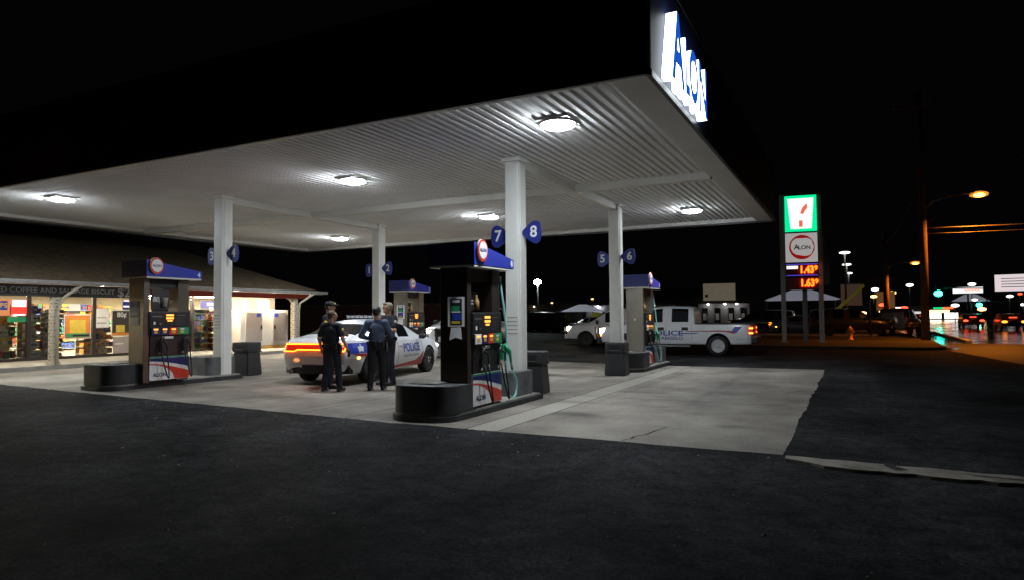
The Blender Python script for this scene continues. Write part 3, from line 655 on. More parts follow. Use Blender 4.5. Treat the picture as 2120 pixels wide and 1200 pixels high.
# stock behind the glass
PAL = [mat('pack_%s' % n, c, .5, var=.1) for n, c in (('red', (.55, .05, .04)), ('orange', (.7, .26, .04)), ('yellow', (.72, .52, .08)), ('white', (.7, .68, .62)), ('blue', (.05, .12, .4)), ('green', (.06, .3, .12)), ('brown', (.16, .08, .04)), ('purple', (.2, .12, .3)), ('dark', (.03, .03, .04)), ('teal', (.04, .32, .42)))]
def shelf(label, x, y, L, nlev, H, cols, rz=0, facing='x', sz=.11, back=True):
    t = thing('shelf_unit', label, 'shelf', (x, y, ZS + .012), rz, 'stocked shelves inside the shop')
    b = MB(); b.box(-.26, -.22, -L / 2, L / 2, 0, H, M['innerwall'] if back else M['frame'])
    for k in range(nlev): b.box(-.22, .22, -L / 2, L / 2, .06 + k * H / nlev, .085 + k * H / nlev, M['conc'])
    b.build('rack', t); rr = random.Random(int(x * 100 + y * 10))
    for k in range(nlev):
        b = MB(); yy = -L / 2 + .03
        while yy < L / 2 - .08:
            wd = rr.uniform(.6, 1.3) * sz; h = min(H / nlev - .06, rr.uniform(.5, .95) * H / nlev); m = PAL[rr.choice(cols)]; n = rr.randint(1, 4)
            for q in range(n):
                if yy + wd > L / 2: break
                z = .086 + k * H / nlev; b.box(rr.uniform(-.05, .02), .20, yy, yy + wd * .92, z, z + h, m); b.box(.201, .203, yy + wd * .1, yy + wd * .82, z + h * .3, z + h * .62, PAL[(rr.choice(cols) + 3) % 9]); yy += wd
            yy += .02
        o = b.build('product_row', t); o['kind'] = 'stuff'
    return t
shelf('tall snack shelf at the left end of the shop front', -22.0, 1.0, 1.7, 5, 1.8, [3, 2, 6, 0])
shelf('low brown snack rack left of the ribbed porch post', -21.65, 3.6, .75, 5, 1.75, [6, 6, 2, 3, 0], sz=.16)
shelf('narrow pink and white goods rack beside the ribbed porch post', -21.55, 4.42, .55, 6, 1.7, [0, 3, 3, 7], sz=.09)
shelf('dark magazine rack right of the ribbed porch post', -21.5, 5.05, .5, 10, 1.6, [8, 8, 4, 3], sz=.07)
shelf('orange counter shelf under the coffee poster', -21.9, 6.7, 1.1, 4, 1.0, [1, 6, 8, 3, 1])
shelf('wall shelf of goods at the back of the shop, middle', -27.4, 5.2, 3.2, 6, 1.9, [0, 1, 2, 3, 4, 5, 6])
shelf('wall shelf of goods at the back of the shop, left', -27.4, 1.2, 3.6, 6, 1.9, [0, 1, 2, 3, 4, 5, 6])
shelf('gondola shelf in the middle of the shop floor', -24.6, 4.0, 4.2, 4, 1.3, [0, 1, 2, 3, 5, 6])
shelf('wall shelf of goods at the back of the shop, right', -27.4, 9.0, 3.2, 6, 1.9, [0, 1, 2, 3, 4, 5, 6])
shelf('colourful bottle display by the right hand shop window', -21.55, 10.45, 1.1, 7, 1.62, [7, 4, 5, 3, 1], sz=.075)
shelf('red drink bottle display at the far end of the glass front', -21.5, 11.22, .42, 7, 1.55, [0, 0, 0, 3], sz=.075)
shelf('red and pink drink rack left of the dark door post', -21.55, 9.55, .55, 7, 1.5, [0, 0, 1, 3], sz=.075)
t = thing('water_packs', 'stack of teal shrink wrapped water packs inside the left shop window', 'water packs', (-21.5, 2.75, ZS + .012))
for k in range(3):
    for j in range(2):
        b = MB(); b.box(-.2, .2, -.42 + j * .43, -.01 + j * .43, .005 + k * .205, .2 + k * .205, PAL[9], .03, 2); b.build('pack', t)
t = thing('counter_display', 'white price display card standing among goods in the left window', 'display', (-21.35, 3.05, ZS + .63))
b = MB(); b.box(-.02, .02, -.55, .28, 0, .62, M['white'], .01); b.build('card', t)
b = MB()
for i in range(6):
    for j in range(5): b.box(.021, .024, -.12 + j * .08, -.075 + j * .08, .06 + i * .09, .10 + i * .09, PAL[(i * 3 + j * 2) % 9])
b.build('price_grid', t)
def poster(label, y0, y1, z0, z1, bgm, bands, lit=None, txt=None, border=None):
    t = thing('window_poster', label, 'poster', (-20.96, (y0 + y1) / 2, (z0 + z1) / 2), 0, 'posters and signs in the shop windows')
    w, h = (y1 - y0) / 2, (z1 - z0) / 2; b = MB()
    if border: b.box(-.012, -.004, -w - .03, w + .03, -h - .03, h + .03, border)
    b.box(-.004, .002, -w, w, -h, h, bgm)
    for n, (a0, a1, c0, c1, m) in enumerate(bands): b.box(.0021, .003 + .0004 * n, -w + 2 * w * a0, -w + 2 * w * a1, -h + 2 * h * c0, -h + 2 * h * c1, m)
    b.build('sheet', t)
    for s, sz, m, u, v in (txt or ()): text('lettering', s, sz, m, (.006, -w + 2 * w * u, -h + 2 * h * v), PX, t, .001, .02)
    return t
em = lambda n, c, s=1.0: glow('neon_' + n, c, s)
nb, nr, nw, no = em('blue', (.25, .55, 1), 1.2), em('red', (1, .05, .03), 1.0), em('white', (1, .92, .9), 1.3), em('orange', (1, .35, .12), .7)
poster('lit blue and white beer sign hanging at the far left of the window', 2.35, 3.15, 1.75, 2.22, nb, ((0, 1, 0, .28, nr), (.2, .6, .4, .8, nw)))
poster('orange sign with blue P5 hanging in the left window', 3.18, 3.52, 1.72, 2.22, no, ((.2, .8, .35, .9, M['dec_blue']),), txt=(('P5', .2, M['yellow'], .5, .62),))
poster('lit red and white neon sign hanging in the left window', 3.55, 4.0, 1.72, 2.22, nr, ((.05, .95, .55, .98, nw), (.1, .9, 0, .1, nw)))
poster('green strip sign under the neon sign', 3.45, 4.05, 1.52, 1.68, M['green'], ())
poster('orange and yellow price poster with white border between the posts', 5.15, 5.95, .98, 1.72, M['red'], ((.02, .98, .02, .98, PAL[1]), (.18, .82, .2, .8, PAL[2]), (.02, .98, .02, .2, PAL[5]), (.3, .98, .06, .14, M['black'])), txt=(('50', .34, M['yellow'], .5, .45),), border=M['white'])
poster('dark 80 cent coffee poster with white border beside the fuel pump', 6.72, 7.38, 1.02, 1.88, M['banner'], ((.2, .68, .12, .42, PAL[2]), (0, 1, 0, .1, PAL[1])), txt=(('80¢', .24, M['white'], .5, .83),), border=M['white'])
poster('small navy and white sticker high in the right window', 7.08, 7.36, 1.92, 2.28, M['dec_blue'], ((.1, .9, .25, .4, nw), (.1, .9, .82, .94, nw)))
poster('grey printed sheet in the lower corner of the window', 6.75, 7.38, .36, .98, M['freezerdoor'], ((.1, .6, .55, .62, M['white']),))
poster('white paper notice on the glass of the middle window', 6.15, 6.60, 1.30, 1.95, M['white'], ((.1, .8, .2, .28, M['freezerdoor']), (.1, .8, .5, .56, M['freezerdoor'])))
poster('white card with grey strip on the glass right of the post', 5.25, 5.62, 1.78, 2.1, M['white'], ((0, 1, 0, .3, M['charcoal2']),))
poster('blue lit cash machine sign hanging in the far window', 10.25, 11.25, 1.98, 2.3, em('cash', (.22, .2, .75), .7), ((.3, 1, .35, .75, nw), (.4, .9, .04, .18, nw)))
# ice freezer on the walkway
t = thing('ice_freezer', 'white two door ice freezer on a wooden base under the porch', 'ice freezer', (-20.3, 12.55, ZS))
b = MB(); b.box(-.42, .42, -1.28, 1.28, .14, 1.62, M['freezer'], .02); b.build('cabinet', t)
b = MB(); b.box(-.40, .43, -1.26, 1.26, 0, .135, M['wood'], .006); b.build('base', t)
for y0, y1, hy in ((-1.02, -.18, -.24), (.42, 1.12, .48)):
    b = MB(); b.box(.425, .455, y0, y1, .32, 1.52, M['freezerdoor'], .008); d = b.build('door', t)
    b = MB(); b.box(.456, .49, hy - .03, hy + .03, .82, .98, M['black'], .005); b.build('handle', d)
    b = MB(); b.box(.4562, .459, y1 - .30 if hy < 0 else y0 + .06, y1 - .08 if hy < 0 else y0 + .28, 1.34, 1.48, M['dec_blue']); b.build('sticker', d)
b = MB(); b.box(.38, .42, -1.0, .2, 1.66, 2.02, M['freezer'], .004); b.box(.421, .423, -.42, .12, 1.74, 1.96, M['white']); b.build('notice_board', t)
t = thing('paper_box', 'pale box cabinet standing beside the ice freezer', 'cabinet', (-20.55, 10.98, ZS))
b = MB(); b.box(-.25, .25, -.2, .24, 0, 1.6, M['innerwall'], .02); b.build('body', t); b = MB(); b.box(.252, .262, -.16, .2, .8, 1.45, M['freezerdoor'], .004); b.build('door', t)
# ================================================================ VEHICLES
def wheel(parent, x, y, r, wd, rimm, side, spokes=5, cap=None):
    b = MB(); w = wd / 2
    b.lathe([(r * .62, -w), (r * .93, -w), (r, -w * .7), (r, w * .7), (r * .93, w), (r * .62, w), (r * .60, 0), (r * .62, -w)], M['rubber'], n=32, axis='x', caps=False); t = b.build('wheel', parent, (x, y, r))
    b = MB(); s = side
    b.lathe([(r * .64, s * w * .75), (r * .64, s * w * 1.0), (r * .58, s * w * .98), (r * .55, s * w * .55), (.02, s * w * .5)], rimm, n=24, axis='x')
    for k in range(spokes):
        a = 2 * pi * k / spokes + .3; ca, sa = cos(a), sin(a)
        b.prism([(s * w * .52, -sa * .045 + ca * .05, ca * .045 + sa * .05), (s * w * .52, sa * .045 + ca * .05, -ca * .045 + sa * .05), (s * w * .62, sa * .05 + ca * r * .57, -ca * .05 + sa * r * .57), (s * w * .62, -sa * .05 + ca * r * .57, ca * .05 + sa * r * .57)], (s * w * .3, 0, 0), rimm)
    b.lathe([(.075, s * w * .6), (.075, s * w * .98), (.05, s * w * 1.05)], cap or rimm, n=14, axis='x'); b.build('rim', t)
    return t
def loft(name, st, parent, paint, glass, arches, arch_r, sub=2, under=None):
    """st: (y, half_bottom, half_mid, half_belt, z_bottom, z_mid, z_belt, half_roof, z_roof, crown, segment kind to the next station)"""
    b = MB(); rings = []
    for (y, hb, hm, hbelt, zb, zm, zbelt, hr, zr, cr, kd) in st:
        dz = zr - zbelt
        half = [(0, zb), (hb * .6, zb), (hb * .95, zb), (hb, zb + .05), (hm, zm), ((hm + hbelt) / 2 + .006, (zm + zbelt) / 2), (hbelt, zbelt - .035), (hbelt - .015, zbelt)]
        if dz > .15: half += [(hbelt - .045, zbelt + .03), (hbelt + (hr - hbelt) * .55 - .01, zbelt + dz * .55), (hr + .015, zr - .055), (hr - .03, zr - .012), (hr * .6, zr + cr * .75), (0, zr + cr)]
        else: half += [(hbelt - .05, zbelt + .012 + dz * .25), (hbelt - .09, zbelt + .02 + dz * .5), (hbelt * .82, zbelt + dz * .85), (hbelt * .72, zr), (hbelt * .42, zr + cr * .75), (0, zr + cr)]
        ring = [(x, z) for x, z in half] + [(-x, z) for x, z in half[-2:0:-1]]
        rings.append([b.bm.verts.new((x, y, z)) for x, z in ring])
    n = len(rings[0]); H = 14; pi_, gi, ui = b.mi(paint), b.mi(glass), b.mi(under or M['black'])
    for k in range(len(rings) - 1):
        kd = st[k][10]
        for j in range(n):
            f = b.bm.faces.new([rings[k][j], rings[k][(j + 1) % n], rings[k + 1][(j + 1) % n], rings[k + 1][j]]); f.smooth = True
            jj = j if j < H - 1 else n - 1 - j
            f.material_index = pi_
            if jj < 2: f.material_index = ui
            if kd == 'side' and jj in (8, 9): f.material_index = gi
            if kd == 'screen' and jj >= 11 - 1: f.material_index = gi
            if kd == 'black' and jj < 3: f.material_index = ui
    for q, rg in enumerate((rings[0], rings[-1])):
        for j in range(H - 1):
            vs = [rg[j], rg[j + 1]] + ([rg[n - j - 1]] if j + 1 < H - 1 else []) + ([rg[n - j]] if j else [])
            b.bm.faces.new(vs if q else vs[::-1]).material_index = pi_
    o = b.build(name, None)
    md = o.modifiers.new('s', 'SUBSURF'); md.levels = sub; md.render_levels = sub
    cut = MB()
    for ay in arches:
        for s in (1, -1): cut.lathe([(arch_r, s * .52), (arch_r, s * 1.3)], M['black'], o=(0, ay, arch_r * .94), n=36, axis='x')
    c = cut.build('cutter'); bo = o.modifiers.new('b', 'BOOLEAN'); bo.operation = 'DIFFERENCE'; bo.object = c; bo.solver = 'EXACT'
    realize(o); bpy.data.objects.remove(c)
    # split the glass off as its own parts
    bm = bmesh.new(); bm.from_mesh(o.data)
    gl = [i for i, m in enumerate(o.data.materials) if m == glass]
    src = bm.copy()
    bmesh.ops.delete(bm, geom=[f for f in bm.faces if f.material_index in gl], context='FACES'); 
    me = o.data
    keep = list(me.materials)
    bmg = src; bmesh.ops.delete(bmg, geom=[f for f in bmg.faces if f.material_index not in gl], context='FACES')
    o.data = bpy.data.meshes.new(name); bm.to_mesh(o.data); bm.free()
    for m in keep: o.data.materials.append(m)
    o.data.shade_smooth(); o.data.set_sharp_from_angle(angle=radians(38)); o.parent = parent
    # islands of glass
    seen = set(); bmg.faces.ensure_lookup_table()
    for f in bmg.faces:
        if f.index in seen: continue
        stack = [f]; isl = []
        seen.add(f.index)
        while stack:
            g = stack.pop(); isl.append(g)
            for e in g.edges:
                for h in e.link_faces:
                    if h.index not in seen: seen.add(h.index); stack.append(h)
        nb_ = bmesh.new(); vm = {}
        for g in isl:
            for v in g.verts:
                if v not in vm: vm[v] = nb_.verts.new(v.co)
        for g in isl: nb_.faces.new([vm[v] for v in g.verts]).smooth = True
        c_ = sum((v.co for v in vm), Vector()) / len(vm)
        gm = bpy.data.meshes.new('window'); nb_.to_mesh(gm); nb_.free(); gm.materials.append(glass)
        nm = 'window' if abs(c_.x) > .3 else ('windscreen' if c_.y > 0 else 'rear_window')
        g_ = bpy.data.objects.new(nm, gm); COL.objects.link(g_); g_.parent = parent
    bmg.free()
    return o
class Decal:
    def __init__(s, body): 
        s.me = body.data; bm = bmesh.new(); bm.from_mesh(s.me); bmesh.ops.triangulate(bm, faces=bm.faces[:]); s.bvh = BVHTree.FromBMesh(bm); bm.free()
    def side(s, bm, side, off=.006):
        for v in bm.verts:
            h = s.bvh.ray_cast(Vector((side * 3, v.co.y, v.co.z)), Vector((-side, 0, 0)))
            if h[0] is not None: v.co.x = h[0].x + side * off
            else: v.co.x = side * .93
    def poly(s, name, polys, parent, side=1, off=.006, fine=.07):
        b = bmesh.new(); mats = []
        for pts, m in polys:
            if m not in mats: mats.append(m)
            f = b.faces.new([b.verts.new((0, y, z)) for y, z in pts]); f.material_index = mats.index(m)
        bmesh.ops.triangulate(b, faces=b.faces[:])
        for _ in range(6):
            e = [e for e in b.edges if e.calc_length() > fine]
            if not e: break
            bmesh.ops.subdivide_edges(b, edges=e, cuts=1); bmesh.ops.triangulate(b, faces=b.faces[:])
        s.side(b, side, off)
        me = bpy.data.meshes.new(name); b.to_mesh(me); b.free()
        for m in mats: me.materials.append(m)
        o = bpy.data.objects.new(name, me); COL.objects.link(o); o.parent = parent; return o
    def text(s, txt, size, m, y, z, parent, side=1, bold=.02, xs=1, off=.008):
        o = text('lettering', txt, size, m, (0, 0, 0), (0, 0, 0), None, 0, bold, xs=xs)
        b = bmesh.new(); b.from_mesh(o.data)
        bmesh.ops.triangulate(b, faces=b.faces[:])
        for _ in range(3):
            e = [e for e in b.edges if e.calc_length() > .08]
            if e: bmesh.ops.subdivide_edges(b, edges=e, cuts=1); bmesh.ops.triangulate(b, faces=b.faces[:])
        for v in b.verts: v.co = Vector((0, y + v.co.x * side, z + v.co.y))
        s.side(b, side, off); b.to_mesh(o.data); b.free(); o.parent = parent; return o
def line(D, name, parent, pts, side, r=.006, m=None):   # a panel gap or trim line lying on the flank
    out = []
    for (y0, z0), (y1, z1) in zip(pts, pts[1:]):
        for k in range(8):
            y, z = y0 + (y1 - y0) * k / 8, z0 + (z1 - z0) * k / 8
            h = D.bvh.ray_cast(Vector((side * 3, y, z)), Vector((-side, 0, 0)))
            if h[0] is not None: out.append((h[0].x + side * .001, y, z))
    b = MB()
    if len(out) > 1: b.tube(out, r, m or M['darkpanel'], 5)
    return b.build(name, parent)
# ---- the police sedan
def sedan(t, paint, police=True, lit=True):
    ST = [(-2.55, .60, .70, .62, .42, .62, .80, .5, .84, .0, 'p'), (-2.50, .74, .84, .74, .30, .62, .98, .6, 1.0, .01, 'p'), (-2.30, .80, .90, .80, .24, .60, 1.02, .6, 1.06, .015, 'p'), (-1.95, .84, .945, .84, .22, .58, 1.00, .6, 1.07, .015, 'screen'),
          (-1.12, .86, .95, .88, .20, .56, .975, .60, 1.385, .02, 'side'), (-.62, .86, .95, .885, .20, .55, .965, .62, 1.44, .02, 'side'), (-.30, .86, .95, .885, .2, .55, .955, .625, 1.455, .02, 'p'), (-.20, .86, .95, .885, .2, .55, .953, .625, 1.46, .02, 'side'), (.45, .86, .95, .885, .2, .54, .945, .61, 1.43, .02, 'screen'),
          (1.20, .85, .945, .87, .22, .54, .94, .70, 1.02, .02, 'p'), (1.55, .85, .945, .86, .24, .55, .92, .65, .985, .025, 'p'), (2.15, .80, .90, .80, .22, .55, .86, .6, .92, .02, 'p'), (2.42, .72, .80, .70, .26, .52, .76, .5, .80, .01, 'p'), (2.50, .60, .66, .56, .32, .5, .66, .4, .69, 0, 'p')]
    body = loft('body', ST, t, paint, M['carglass'], (-1.525, 1.525), .385)
    for x in (-1, 1):
        for y in (-1.525, 1.525): wheel(t, x * .80, y, .345, .23, M['rim_dark'], x, 8, M['chrome'])
    D = Decal(body)
    b = MB(); # racetrack tail lamp
    def rear(x, z, off=.0):
        h = D.bvh.ray_cast(Vector((x, -4, z)), Vector((0, 1, 0))); return (x, (h[0].y if h[0] is not None else -2.5) - off, z)
    bmx = bmesh.new(); xs_ = [-.78 + k * 1.56 / 20 for k in range(21)]
    lo = [rear(x, .735 + (.035 if abs(x) < .42 else 0), .016) for x in xs_]; mid = [rear(x, .84, .016) for x in xs_]; hi = [rear(x, .945, .016) for x in xs_]
    V1 = [[bmx.verts.new(p) for p in row] for row in (lo, mid, hi)]
    for r0, r1 in zip(V1, V1[1:]):
        for k in range(20): bmx.faces.new([r0[k], r0[k + 1], r1[k + 1], r1[k]])
    b.merge(bmx, M['tailred']); tl = b.build('tail_lamp', t)
    b = MB(); ring = [rear(x, .925, .026) for x in xs_] + [rear(.79, .90, .014), rear(.79, .80, .026)] + [rear(x, .76 + (.035 if abs(x) < .42 else 0), .026) for x in xs_[::-1]] + [rear(-.79, .80, .014), rear(-.79, .90, .014), rear(xs_[0], .925, .026)]
    b.tube(ring, .013, M['tail'], 6); b.build('light_ring', tl)
    for x in (-.42,): 
        b = MB(); p = rear(x, .56); b.ell((p[0], p[1] + .01, p[2]), (.10, .03, .05), M['orange_soft']); b.build('indicator', t)
    b = MB(); b.box(-.26, .26, *sorted((rear(0, .60)[1] - .012, rear(0, .60)[1] + .05)), .545, .67, M['white'], .004); b.build('number_plate', t)
    b = MB(); b.prism([(x, -2.535 + .17 * abs(x / .82) ** 2.6 - .02, .26) for x in [-.82 + k * 1.64 / 24 for k in range(25)]] + [(.82, -2.2, .25), (-.82, -2.2, .25)], (0, 0, .20), M['black']); b.build('valance', t)
    b = MB(); P = [rear(x, .475, .003) for x in [-.76 + k * 1.52 / 16 for k in range(17)]]; b.tube(P, .008, M['chrome'], 5); b.build('bumper_trim', t)
    b = MB()
    for x in (-.58, .58): b.tube([(x, -2.56, .30), (x, -2.3, .30)], .05, M['grey_metal'], 10)
    b.build('exhaust', t)
    for s in (1, -1):
        b = MB(); b.ell((s * 1.0, .92, 1.0), (.11, .07, .075), M['black']); b.tube([(s * .9, .92, .96), (s * 1.0, .92, .98)], .03, M['black']); b.build('mirror', t)
        b = MB(); b.ell((s * .64, 2.36, .70), (.17, .10, .07), M['farwhite'] if lit else M['chrome']); b.build('head_lamp', t)
        line(D, 'door_gap', t, [(1.05, .94), (1.1, .6), (1.02, .27)], s, .004); line(D, 'door_gap', t, [(-.27, .93), (-.27, .27)], s, .004); line(D, 'door_gap', t, [(-1.0, .93), (-1.08, .7), (-.98, .62), (-.86, .5), (-.8, .28)], s, .004)
        for y in (-.12, -.95):
            b = MB(); h = D.bvh.ray_cast(Vector((s * 3, y, .80)), Vector((-s, 0, 0)))[0]; xx = h.x if h else s * .9; b.box(*sorted((xx - s * .01, xx + s * .022)), y - .11, y + .11, .785, .815, paint, .006); b.build('door_handle', t)
        b = MB(); h = D.bvh.ray_cast(Vector((s * 3, -2.05, .62)), Vector((-s, 0, 0)))[0]; xx = (h.x if h else s * .9); b.ell((xx, -2.08, .60), (.012, .07, .028), M['orange']); b.build('side_marker', t)
    b = MB(); b.box(-.12, .12, 2.5, 2.66, .32, .62, M['black'], .02); b.tube([(-.55, 2.58, .36), (-.5, 2.62, .62), (.5, 2.62, .62), (.55, 2.58, .36)], .03, M['black']); b.build('push_bar', t)
    if police:
        for s in (1, -1):
            # star panel at the rear quarter, red sweep along the sill
            star = lambda cy, cz, r: [(cy + (r if k % 2 == 0 else r * .4) * sin(pi * k / 5) * s, cz + (r if k % 2 == 0 else r * .4) * cos(pi * k / 5)) for k in range(10)]
            D.poly('side_stripe', [([(-2.42, .94), (-1.0, .93), (-.78, .70), (-2.36, .70)], M['dec_blue']), ([(-2.28, .69), (-.80, .69), (-.86, .55), (-1.08, .42), (-1.10, .60), (-2.0, .62)], M['dec_red'])], t, s)
            D.poly('star_emblem', [(star(-1.98, .815, .125), M['white'])], t, s, .010)
            D.poly('sill_stripe', [([(-1.05, .25), (1.10, .25), (1.12, .62), (.95, .48), (.70, .38), (.3, .33), (-.4, .31), (-1.05, .31)], M['dec_red'])], t, s)
            D.text('POLICE', .30, M['dec_blue'], .45, .72, t, s, .022, .95)
            D.text('Angelo State University', .10, M['dec_grey'], .42, .53, t, s, .008, .9)
        b = MB(); b.box(-.60, .60, -.28, .02, 1.475, 1.57, M['darkpanel'], .02)
        for k in range(9): b.box(-.56 + .126 * k, -.46 + .126 * k, -.285, -.281, 1.50, 1.55, M['silverglass'])
        for k in range(9): b.box(-.56 + .126 * k, -.46 + .126 * k, .021, .025, 1.50, 1.55, M['silverglass'])
        for x in (-.601, .601): b.box(*sorted((x, x + (.004 if x > 0 else -.004))), -.22, -.04, 1.50, 1.55, M['silverglass'])
        b.build('light_bar', t)
    return body
M['orange_soft'] = mat('indicator_lens', (.5, .2, .05), .2, var=0, em=(1, .42, .15), es=.8)
M['silverglass'] = mat('light_bar_lens', (.5, .5, .52), .2, var=.1)
t = thing('police_car', 'white police sedan with glowing ring tail lamp, blue star panel and red sill', 'police car', (-9.0, 6.05, gz(-9)), .147)
sedan(t, M['carwhite'])
# ---- police pickup
def pickup(t, paint):
    ST = [(-3.06, .90, .95, .90, .46, .80, 1.16, .6, 1.17, 0, 'p'), (-3.0, .92, .98, .93, .44, .80, 1.20, .6, 1.215, 0, 'p'), (-2.0, .93, .99, .95, .42, .80, 1.20, .6, 1.215, 0, 'p'), (-1.0, .93, .99, .95, .42, .80, 1.20, .6, 1.215, 0, 'p'), (-.98, .93, .99, .95, .42, .8, 1.205, .6, 1.22, 0, 'p'),
          (-.95, .93, .99, .95, .42, .80, 1.22, .72, 1.85, .02, 'p'), (-.88, .93, .99, .955, .42, .80, 1.22, .735, 1.90, .02, 'side'), (.02, .93, .99, .955, .42, .80, 1.215, .745, 1.92, .02, 'p'), (.16, .93, .99, .955, .42, .80, 1.215, .745, 1.92, .02, 'side'), (.80, .93, .99, .955, .42, .80, 1.21, .73, 1.88, .02, 'screen'),
          (1.45, .93, .985, .95, .42, .80, 1.19, .80, 1.27, .02, 'p'), (1.8, .92, .985, .94, .46, .80, 1.16, .8, 1.25, .03, 'p'), (2.55, .90, .97, .91, .46, .78, 1.08, .7, 1.19, .03, 'p'), (2.76, .86, .92, .85, .48, .75, 1.0, .6, 1.1, .01, 'p'), (2.82, .78, .84, .76, .5, .74, .94, .5, 1.0, 0, 'p')]
    body = loft('body', ST, t, paint, M['carglass'], (-1.84, 1.84), .45)
    D = Decal(body)
    for x in (-1, 1):
        for y in (-1.84, 1.84): wheel(t, x * .86, y, .395, .27, M['rim'], x, 6, M['rim'])
    for s in (1, -1):
        b = MB(); b.box(*sorted((s * .86, s * .965)), -3.02, -1.0, 1.215, 1.25, M['black'], .01); b.build('bed_rail', t)
        b = MB(); b.box(*sorted((s * .80, s * .955)), -3.075, -2.93, .82, 1.14, M['tailred'], .015); tl = b.build('tail_lamp', t)
        for z in (.88, 1.06): b = MB(); b.box(*sorted((s * .82, s * .962)), -3.085, -2.95, z - .03, z + .03, M['farorange'], .01); b.build('bulb', tl)
        b = MB(); b.box(*sorted((s * .60, s * .905)), 2.60, 2.80, .84, 1.05, M['head'] if s > 0 else M['head'], .03); b.build('head_lamp', t)
        b = MB(); b.box(*sorted((s * .80, s * .915)), 2.62, 2.78, .74, .82, M['farorange'], .02); b.build('indicator', t)
        b = MB(); b.box(*sorted((s * 1.0, s * 1.22)), 1.05, 1.20, 1.22, 1.48, M['black'], .03); b.tube([(s * .93, 1.12, 1.26), (s * 1.05, 1.12, 1.30)], .03, M['black']); b.build('mirror', t)
        line(D, 'door_gap', t, [(.1, 1.2), (.1, .5)], s, .005); line(D, 'door_gap', t, [(-.88, 1.2), (-.88, .5)], s, .005); line(D, 'door_gap', t, [(1.2, 1.18), (1.2, .5)], s, .005); line(D, 'side_crease', t, [(-3.0, .66), (-2.4, .66)], s, .004)
        for y in (-.62, .30):
            b = MB(); h = D.bvh.ray_cast(Vector((s * 3, y, 1.05)), Vector((-s, 0, 0)))[0]; xx = h.x if h else s; b.box(*sorted((xx - s * .005, xx + s * .03)), y - .12, y + .12, .98, 1.10, M['black'], .012); b.build('door_handle', t)
        D.poly('side_stripe', [([(-.75, .93), (-2.15, .93), (-2.35, .86), (-2.52, .88), (-2.3, .965), (-2.0, .975), (-.6, .955)], M['dec_red']), ([(-2.32, .90), (-2.52, .90), (-2.72, 1.12), (-2.45, 1.12), (-2.38, 1.02)], M['dec_blue']), ([(-.55, .88), (-1.15, .88), (-1.02, .845), (-.45, .845)], M['dec_blue'])], t, s)
        D.text('POLICE', .26, M['dec_blue'], .10, .865, t, s, .02, 1.55); D.text('SAN ANGELO', .17, M['dec_blue'], .10, .67, t, s, .012, 1.25)
        b = MB(); b.box(*sorted((s * .70, s * .96)), -.8, 1.35, .34, .40, M['grey_metal'], .02); b.build('side_step', t)
    b = MB(); b.box(-.84, .84, -2.98, -1.03, 1.20, 1.232, M['black']); b.build('bed_recess', t)  # black sheet standing in for the shade inside the open bed
    b = MB(); b.box(-.95, .95, -3.24, -3.03, .50, .74, M['black'], .03); b.build('rear_bumper', t)
    b = MB(); b.box(-.93, .93, 2.72, 2.92, .42, .72, M['black'], .04); b.build('front_bumper', t)
    b = MB(); b.box(-.58, .58, 2.80, 2.86, .76, 1.04, M['darkpanel'], .02); b.build('grille', t)
    b = MB()
    for x in (-.5, .5): b.box(x - .03, x + .03, 2.9, 3.0, .42, 1.1, M['black'], .01)
    b.tube([(-.85, 2.92, .60), (-.85, 2.98, 1.08), (.85, 2.98, 1.08), (.85, 2.92, .60)], .035, M['black']); b.build('push_bar', t)
    b = MB(); b.box(-.45, .45, -.05, .15, 1.95, 1.99, M['black'], .015); b.build('roof_light', t)
    return body
t = thing('police_pickup', 'white police pickup truck with blue lettering parked beyond the pumps, facing left', 'police pickup', (-4.30, 19.1, 0), 1.617)
pickup(t, M['carwhite'])
